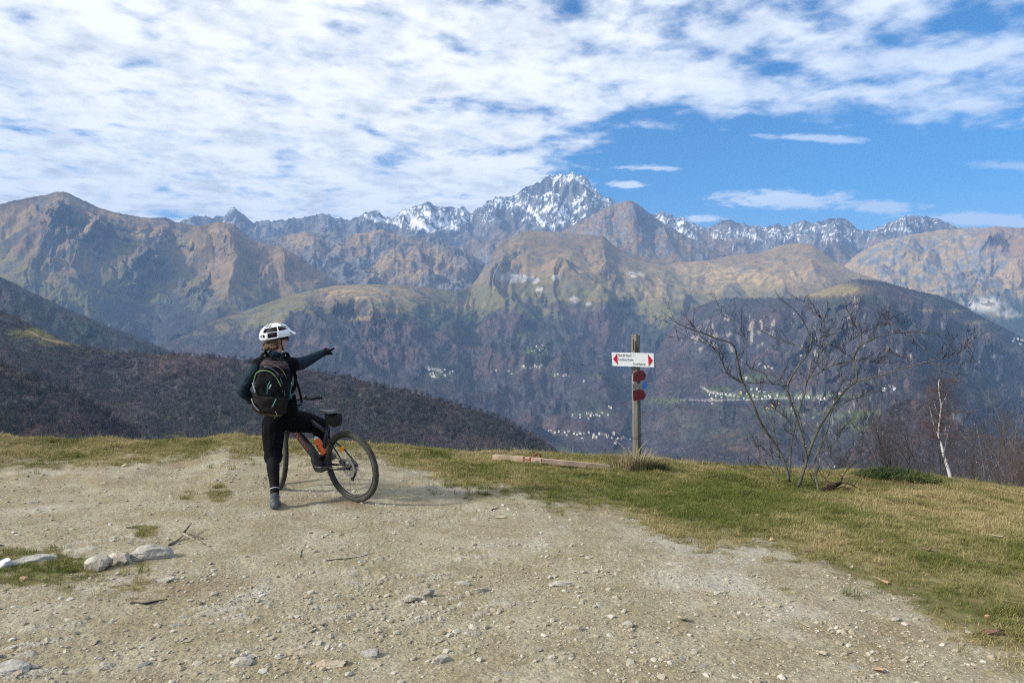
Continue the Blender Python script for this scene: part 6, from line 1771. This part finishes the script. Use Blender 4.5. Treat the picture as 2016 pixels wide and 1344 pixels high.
    for s, sh_ in ((-1, lsh), (1, rsh)):
        m0 = nb.lerp(sh_, .62)
        pts = [T(m0 + Vector((0, -.13, .045))), T(m0 + Vector((0, -.05, .095))), T(m0 + Vector((0, .06, .085))), T(m0 + Vector((s * .02, .125, -.02))), T(m0.lerp(waist, .45) + Vector((s * .10, .10, 0))), T(m0.lerp(waist, .8) + Vector((s * .135, .0, 0)))]
        b.tube(smooth_line(pts, 4), .020, 8, squash=.45)
    b.build_each('shoulder_strap', nylon, pb)
    b = MB(); p0 = A(566, 770, 7.36) + base - pc; b.tube(smooth_line([A(575, 752, 7.40) + base - pc, A(571, 772, 7.36) + base - pc, A(568, 786, 7.34) + base - pc], 3), .008, 6); b.tube([A(566, 783, 7.33) + base - pc, A(577, 776, 7.36) + base - pc, A(585, 769, 7.42) + base - pc], [.009, .008, .004], 6)
    b.box(A(571, 780, 7.33) + base - pc, (.035, .02, .05)); b.build('buckle', teal, pb)
    b = MB(); b.tube(smooth_line([A(562, 800, 7.36) + base - pc, A(580, 800, 7.40) + base - pc, A(592, 796, 7.56) + base - pc], 3), .022, 8, squash=.4); b.tube(smooth_line([A(581, 745, 7.42) + base - pc, A(590, 770, 7.45) + base - pc, A(594, 792, 7.50) + base - pc], 3), .012, 6); b.build_each('hip_strap', nylon, pb)
    b = MB(); b.tube(smooth_line([ps(R(100), .96, .0), ps(R(110), 1.0, .02) + Vector((0, 0, .03)), ps(R(75), .96, .0)], 4), .007, 6); b.build('haul_loop', nylon, pb)
    tag(pb, 'dark hiking backpack with green and teal trim on the cyclist\'s back', 'backpack')
build_person()
# ---------------------------------------------------------------- stones, leaves, sticks
STONE = [mat('pale_stone', (.40, .375, .315), .9, var=.25, scale=18, bump=1, bscale=40, color2=(.22, .20, .165)), mat('grey_stone', (.30, .29, .26), .9, var=.3, scale=16, bump=1, bscale=40, color2=(.36, .345, .30)), mat('tan_stone', (.38, .32, .23), .9, var=.25, scale=18, bump=1, bscale=40)]
QUARTZ = mat('quartz', (.62, .62, .64), .6, var=.08, scale=20)
def rock_mesh(seed, w, d, h, lay=.0, sub=3):
    """angular weathered block; lay adds bedding steps"""
    rg = random.Random(seed); bm = bmesh.new(); bmesh.ops.create_icosphere(bm, subdivisions=sub, radius=1)
    for k in range(13):
        n = Vector((rg.gauss(0, 1), rg.gauss(0, 1), rg.gauss(0, .8))).normalized(); c = rg.uniform(.50, .88)
        for v in bm.verts:
            q = v.co.dot(n)
            if q > c: v.co -= n * (q - c) * .95
    P = np.array([tuple(v.co) for v in bm.verts])
    nz = fbm(P[:, 0] * 2.1 + seed, P[:, 1] * 2.1 + P[:, 2] * 2.7, 4, .6, seed)
    for v, q in zip(bm.verts, nz):
        v.co *= 1 + .16 * q
        if lay: v.co.z = v.co.z * (1 - lay) + lay * math.floor(v.co.z * 4 + .5) / 4
        v.co = Vector((v.co.x * w / 2, v.co.y * d / 2, v.co.z * h / 2))
    me = bpy.data.meshes.new('stone'); bm.to_mesh(me); bm.free()
    me.polygons.foreach_set('use_smooth', np.ones(len(me.polygons), bool))
    try: me.set_sharp_from_angle(angle=R(28))
    except Exception: pass
    return me
def put(me, name, px, py, m, rz=0.0, sink=.25, hz=0.0):
    o = bpy.data.objects.new(name, me); C.objects.link(o)
    p = on_ground(px, py); o.location = p + Vector((0, 0, hz * (.5 - sink))); o.rotation_euler = (0, 0, rz)
    if not me.materials: me.materials.append(m)
    return o
def big_stone(px, py, wpx, h, ratio, m, label, seed, rz=0, sink=.3, lay=.0, sub=4):
    p = on_ground(px, py); w = wpx / FOC * p.y
    o = put(rock_mesh(seed, w, w * ratio, h, lay, sub), 'stone', px, py, m, rz, sink, h)
    return tag(o, label, 'stone')
big_stone(303, 1097, 86, .17, .75, STONE[1], 'large grey stone with rough top beside the forked stick', 1, .2, .42)
big_stone(196, 1118, 62, .15, .8, STONE[0], 'upright pale stone at the end of the green grass patch', 2, .5, .40)
big_stone(238, 1108, 66, .14, .7, STONE[0], 'pale stone pressed against the upright stone', 3, -.3, .42)
big_stone(52, 1108, 130, .12, .35, STONE[1], 'long flat grey rock bordering the green grass patch', 4, .35, .5, .4)
big_stone(14, 1115, 34, .10, .6, QUARTZ, 'white quartz lump on the long flat rock at the edge', 5, .2, .3)
big_stone(330, 1142, 56, .05, .5, STONE[0], 'flat pale slab lying before the large grey stone', 6, .1, .5, .5)
big_stone(808, 1180, 44, .045, .5, STONE[0], 'flat thin stone lying beside a tilted pale stone', 7, .1, .35, .4)
big_stone(845, 1176, 26, .075, .5, STONE[0], 'small tilted pale stone standing on edge in the gravel', 8, .6, .3)
big_stone(868, 1304, 46, .07, .7, STONE[0], 'rounded pale stone at the lower edge of the track', 9, .1, .4)
big_stone(732, 1290, 48, .06, .6, STONE[1], 'split grey stone left of the rounded pale stone', 10, .1, .4, .3)
big_stone(648, 1310, 92, .07, .5, STONE[2], 'broad low tan ledge breaking through the track', 11, .15, .55, .5)
big_stone(592, 1284, 76, .05, .4, STONE[2], 'narrow ledge of rock above the broad tan ledge', 12, .2, .55, .5)
big_stone(478, 1306, 66, .06, .6, STONE[0], 'cracked pale stone flush with the track near the corner', 13, .2, .5, .3)
big_stone(1110, 1150, 70, .035, .5, STONE[0], 'wide pale flat stone flush with the track', 14, .3, .5, .4)
big_stone(1240, 1233, 36, .05, .7, STONE[0], 'pale stone below the wide flat stone', 15, .3, .4)
big_stone(1130, 1240, 42, .05, .6, STONE[2], 'tan stone left of the pale stone in the gravel', 16, .3, .45)
big_stone(28, 1322, 90, .10, .6, STONE[1], 'dark grey rock at the lower corner of the track', 17, .2, .5, .3)
big_stone(946, 1164, 34, .05, .6, STONE[0], 'angular pale stone in the middle of the track', 18, .5, .4)
big_stone(912, 1153, 34, .04, .6, STONE[0], 'low stone next to the angular pale stone', 19, -.2, .4)
big_stone(1332, 1110, 46, .035, .5, STONE[0], 'flat stone at the edge of the turf', 20, .2, .5, .4)
big_stone(985, 1019, 26, .035, .6, STONE[2], 'yellowish flat stone between beam and bicycle', 21, .0, .4)
big_stone(1765, 1222, 22, .035, .8, STONE[0], 'small very pale stone near the turf edge', 22, .0, .35)
big_stone(62, 990, 36, .04, .5, STONE[0], 'pale stone on the track under the grass bank', 23, .3, .4)
big_stone(46, 1143, 22, .045, .6, mat('orange_stone', (.42, .27, .16), .9, var=.2, scale=20), 'orange tinted stone below the green grass patch', 24, .3, .35)
MARKS = [(303, 1090, 'the large grey stone'), (215, 1110, 'the upright pale stone'), (540, 1000, 'the planted shoe'), (700, 985, 'the rear wheel'), (808, 1180, 'the flat thin stone'), (868, 1304, 'the rounded pale stone'), (648, 1310, 'the broad tan ledge'), (478, 1306, 'the cracked stone'),
         (1110, 1150, 'the wide flat stone'), (1240, 1233, 'the pale stone'), (1345, 1226, 'the whitish leaf'), (28, 1322, 'the dark corner rock'), (985, 1019, 'the yellowish stone'), (294, 1188, 'the black stick'), (1332, 1110, 'the turf-edge stone'), (1616, 1292, 'the lone pale leaf'), (62, 990, 'the stone under the bank'), (700, 1098, 'the thin dark twig'),
         (1765, 1222, 'the pale turf stone'), (1731, 1322, 'the tan leaf at the edge'), (946, 1164, 'the angular stone'), (400, 970, 'the mossy patch'), (1000, 1300, 'the bare lower track'), (440, 1150, 'the sparse grass'), (150, 1240, 'the lower ledges'), (1480, 1180, 'the grey gravel')]
def small_stones():
    rg = random.Random(77)
    meshes = []
    for k in range(7):
        me = rock_mesh(100 + k, 1, .8, .5, .2 if k % 2 else 0, 2); me.materials.append(STONE[k % 3]); meshes.append(me)
    n = 0
    while n < 150:
        px = rg.uniform(-10, 1990); py = 925 + 415 * rg.random() ** .8
        if py < pl(np.array([px]), TRACK)[0] + 12: continue
        if 500 < px < 760 and py < 1010: continue
        p = on_ground(px, py); w = rg.choice((.03, .035, .045, .05, .06, .08, .11)) * rg.uniform(.8, 1.2)
        o = bpy.data.objects.new('stone', meshes[rg.randrange(7)]); C.objects.link(o)
        o.location = p + Vector((0, 0, -w * .05)); o.scale = (w, w, w * rg.uniform(.35, .75)); o.rotation_euler = (rg.gauss(0, .15), rg.gauss(0, .15), rg.uniform(0, 6.28))
        k = meshes.index(o.data); lm = min(MARKS, key=lambda q: (q[0] - px) ** 2 + 4 * (q[1] - py) ** 2)
        side = ('left of' if px < lm[0] - 25 else 'right of' if px > lm[0] + 25 else 'just beyond' if py < lm[1] else 'in front of')
        tag(o, '%s %s stone half sunk in gravel %s %s' % ('tiny' if w < .036 else 'small' if w < .058 else 'fist-sized', ('pale', 'grey', 'tan')[k % 3], side, lm[2]), 'stone', 'small stones scattered over the track'); n += 1
small_stones()

LEAF = [mat('leaf_tan', (.42, .27, .15), .8, var=.3, scale=60), mat('leaf_brown', (.16, .085, .055), .85, var=.4, scale=60), mat('leaf_pale', (.40, .34, .25), .85, var=.3, scale=60)]
def leaf(px, py, size, m, label, seed):
    rg = random.Random(seed); b = MB(); n = 7; vs = []; fs = []; cu = rg.uniform(2.0, 5.0); tw = rg.uniform(-.6, .6)
    for i in range(n):
        t = i / (n - 1); w = math.sin(math.pi * (t * .93 + .04)) ** .7 * .42 * (1 + .22 * math.sin(9 * t))
        for s in (-1, -.5, 0, .5, 1):
            vs.append(Vector((t - .5, s * w, .10 + .28 * cu * .25 * (s * s) * w + .25 * (t - .5) ** 2 * cu * .3 + tw * s * (t - .5) * .4)) * size)
    for i in range(n - 1):
        for k in range(4): fs.append((i * 5 + k, i * 5 + k + 1, (i + 1) * 5 + k + 1, (i + 1) * 5 + k))
    b.add(vs, fs); b.tube([vs[2], vs[2] + Vector((-.3, .05, .05)) * size], size * .02, 4)
    o = b.build('fallen_leaf', LEAF[m]); o.location = on_ground(px, py) + Vector((0, 0, .005)); o.rotation_euler = (rg.gauss(0, .3), rg.gauss(0, .3), rg.uniform(0, 6.28))
    md = o.modifiers.new('t', 'SOLIDIFY'); md.thickness = .0008
    tag(o, label, 'leaf', 'fallen leaves')
for i, (px, py, s, m, lb) in enumerate(((1345, 1227, .085, 2, 'curled whitish leaf lying on the gravel'), (1799, 1022, .085, 0, 'tan curled leaf in dry grass below the brown heath patch'), (1964, 1061, .085, 2, 'large pale leaf high in the grass near the edge'), (1895, 1066, .07, 1, 'brown leaf left of the large pale leaf'),
        (1736, 1149, .075, 0, 'tan leaf on grass above the gravel edge'), (1593, 1086, .07, 1, 'dark brown leaf where turf meets gravel'), (1828, 1085, .08, 1, 'dark curled leaf in the middle of the grass'), (1958, 1250, .085, 1, 'brown leaf close to the lower turf corner'), (1616, 1292, .055, 2, 'small pale leaf alone on the gravel'),
        (1731, 1322, .06, 0, 'tan leaf at the lower edge of the gravel'), (1491, 1017, .05, 0, 'orange tan leaf in the green grass'), (1484, 968, .06, 2, 'pale leaf in grass before the bare shrub'), (1519, 1064, .04, 0, 'tiny tan leaf at the turf border'), (1945, 1222, .05, 0, 'reddish leaf in grass above the brown corner leaf'), (244, 918, .06, 2, 'pale leaf at the foot of the grass bank'), (1151, 950, .06, 2, 'pale leaf in the green grass before the beam'))):
    leaf(px, py, s, m, lb, 900 + i)

def stick(name, lines, r, m, label):
    base = on_ground(*lines[0][0]); o = empty(name, base)
    for i, pts in enumerate(lines):
        b = MB(); P = [on_ground(*p[:2]) + Vector((0, 0, (p[2] if len(p) > 2 else 0) + r)) - base for p in pts]
        w = smooth_line(P, 4); b.tube(w, [r * (1 - .6 * k / (len(w) - 1)) for k in range(len(w))], 7); b.build('twig' if i else 'stick', m, o)
    tag(o, label, 'stick')
SK = mat('dead_wood', (.10, .075, .055), .9, var=.35, scale=20, color2=(.30, .25, .19)); SKD = mat('black_wood', (.035, .028, .026), .9, var=.3, scale=20)
stick('forked_stick', [[(332, 1076), (352, 1064), (366, 1056, .03)], [(362, 1060, .03), (380, 1068, .02), (405, 1075)], [(366, 1058, .02), (385, 1060, .02), (398, 1064)], [(362, 1058, .03), (372, 1050, .05), (377, 1046, .06)]], .010, SK, 'forked dead stick lying behind the large grey stone')
stick('stick', [[(258, 1190), (285, 1190), (308, 1187), (330, 1182)]], .008, SKD, 'thin black stick lying on the track near the corner')
stick('stick', [[(640, 1105), (700, 1098), (735, 1090)]], .004, SKD, 'hair thin dark twig on the track')
stick('stick', [[(592, 1098), (594, 1085), (603, 1070)]], .003, SKD, 'tiny upright looking twig below the bicycle')
stick('stick', [[(968, 1005), (984, 1001)]], .007, SKD, 'short dark stick between turf and gravel')
stick('stick', [[(1962, 1182), (1990, 1186), (2030, 1192)]], .006, SK, 'pale dry stick in the grass at the edge')

def heather(px, py, w, label, seed):
    base = on_ground(px, py); o = empty('heather_patch', base); rg = random.Random(seed); b = MB(); W = w / FOC * base.y
    for k in range(260):
        x = rg.gauss(0, .33) * W; y = rg.gauss(0, .4) * W * .6; p = Vector((x, y, gz(base.x + x, base.y + y) - base.z)); d = Vector((rg.gauss(0, .6), rg.gauss(0, .6), 1)).normalized() * rg.uniform(.02, .055); s = Vector((rg.gauss(0, 1), rg.gauss(0, 1), 0)).normalized() * .006
        b.add([p - s, p + s, p + d], [(0, 1, 2)])
    t = b.build('sprigs', mat('heather_brown', (.075, .040, .026), .95, var=.4, scale=20), o, False); t['kind'] = 'stuff'
    tag(o, label, 'heather')
heather(1815, 992, 70, 'wide brown heath patch in the grass right of the log', 1); heather(1762, 990, 34, 'brown heath tuft left of the wide heath patch', 2); heather(1812, 980, 20, 'small dark heath tuft above the wide patch', 3); heather(1932, 990, 30, 'brown heath tuft near the crest at the edge', 4)
# ---------------------------------------------------------------- the air: one closed box of even haze
def build_haze():
    b = MB()
    x0, x1, y0, y1, z0, z1 = -15900, 15900, -13400, 18400, -725, 2990
    b.box(((x0 + x1) / 2, (y0 + y1) / 2, (z0 + z1) / 2), (x1 - x0, y1 - y0, z1 - z0))
    m = bpy.data.materials.new('haze_air'); m.use_nodes = True
    t = m.node_tree; t.nodes.clear()
    v = nd(t, 'ShaderNodeVolumePrincipled', {'Color': (0.32, 0.55, 1.0, 1), 'Density': 5.6e-5, 'Anisotropy': 0.0, 'Absorption Color': (0, 0, 0, 1)})
    o = nt2 = t.nodes.new('ShaderNodeOutputMaterial')
    t.links.new(v.outputs[0], o.inputs['Volume'])
    ob = b.build('haze', m, smooth=False)
    tag(ob, 'thin blue haze filling the valley air', 'haze', kind='stuff')
    m.cycles.homogeneous_volume = True if hasattr(m.cycles, 'homogeneous_volume') else True
build_haze()
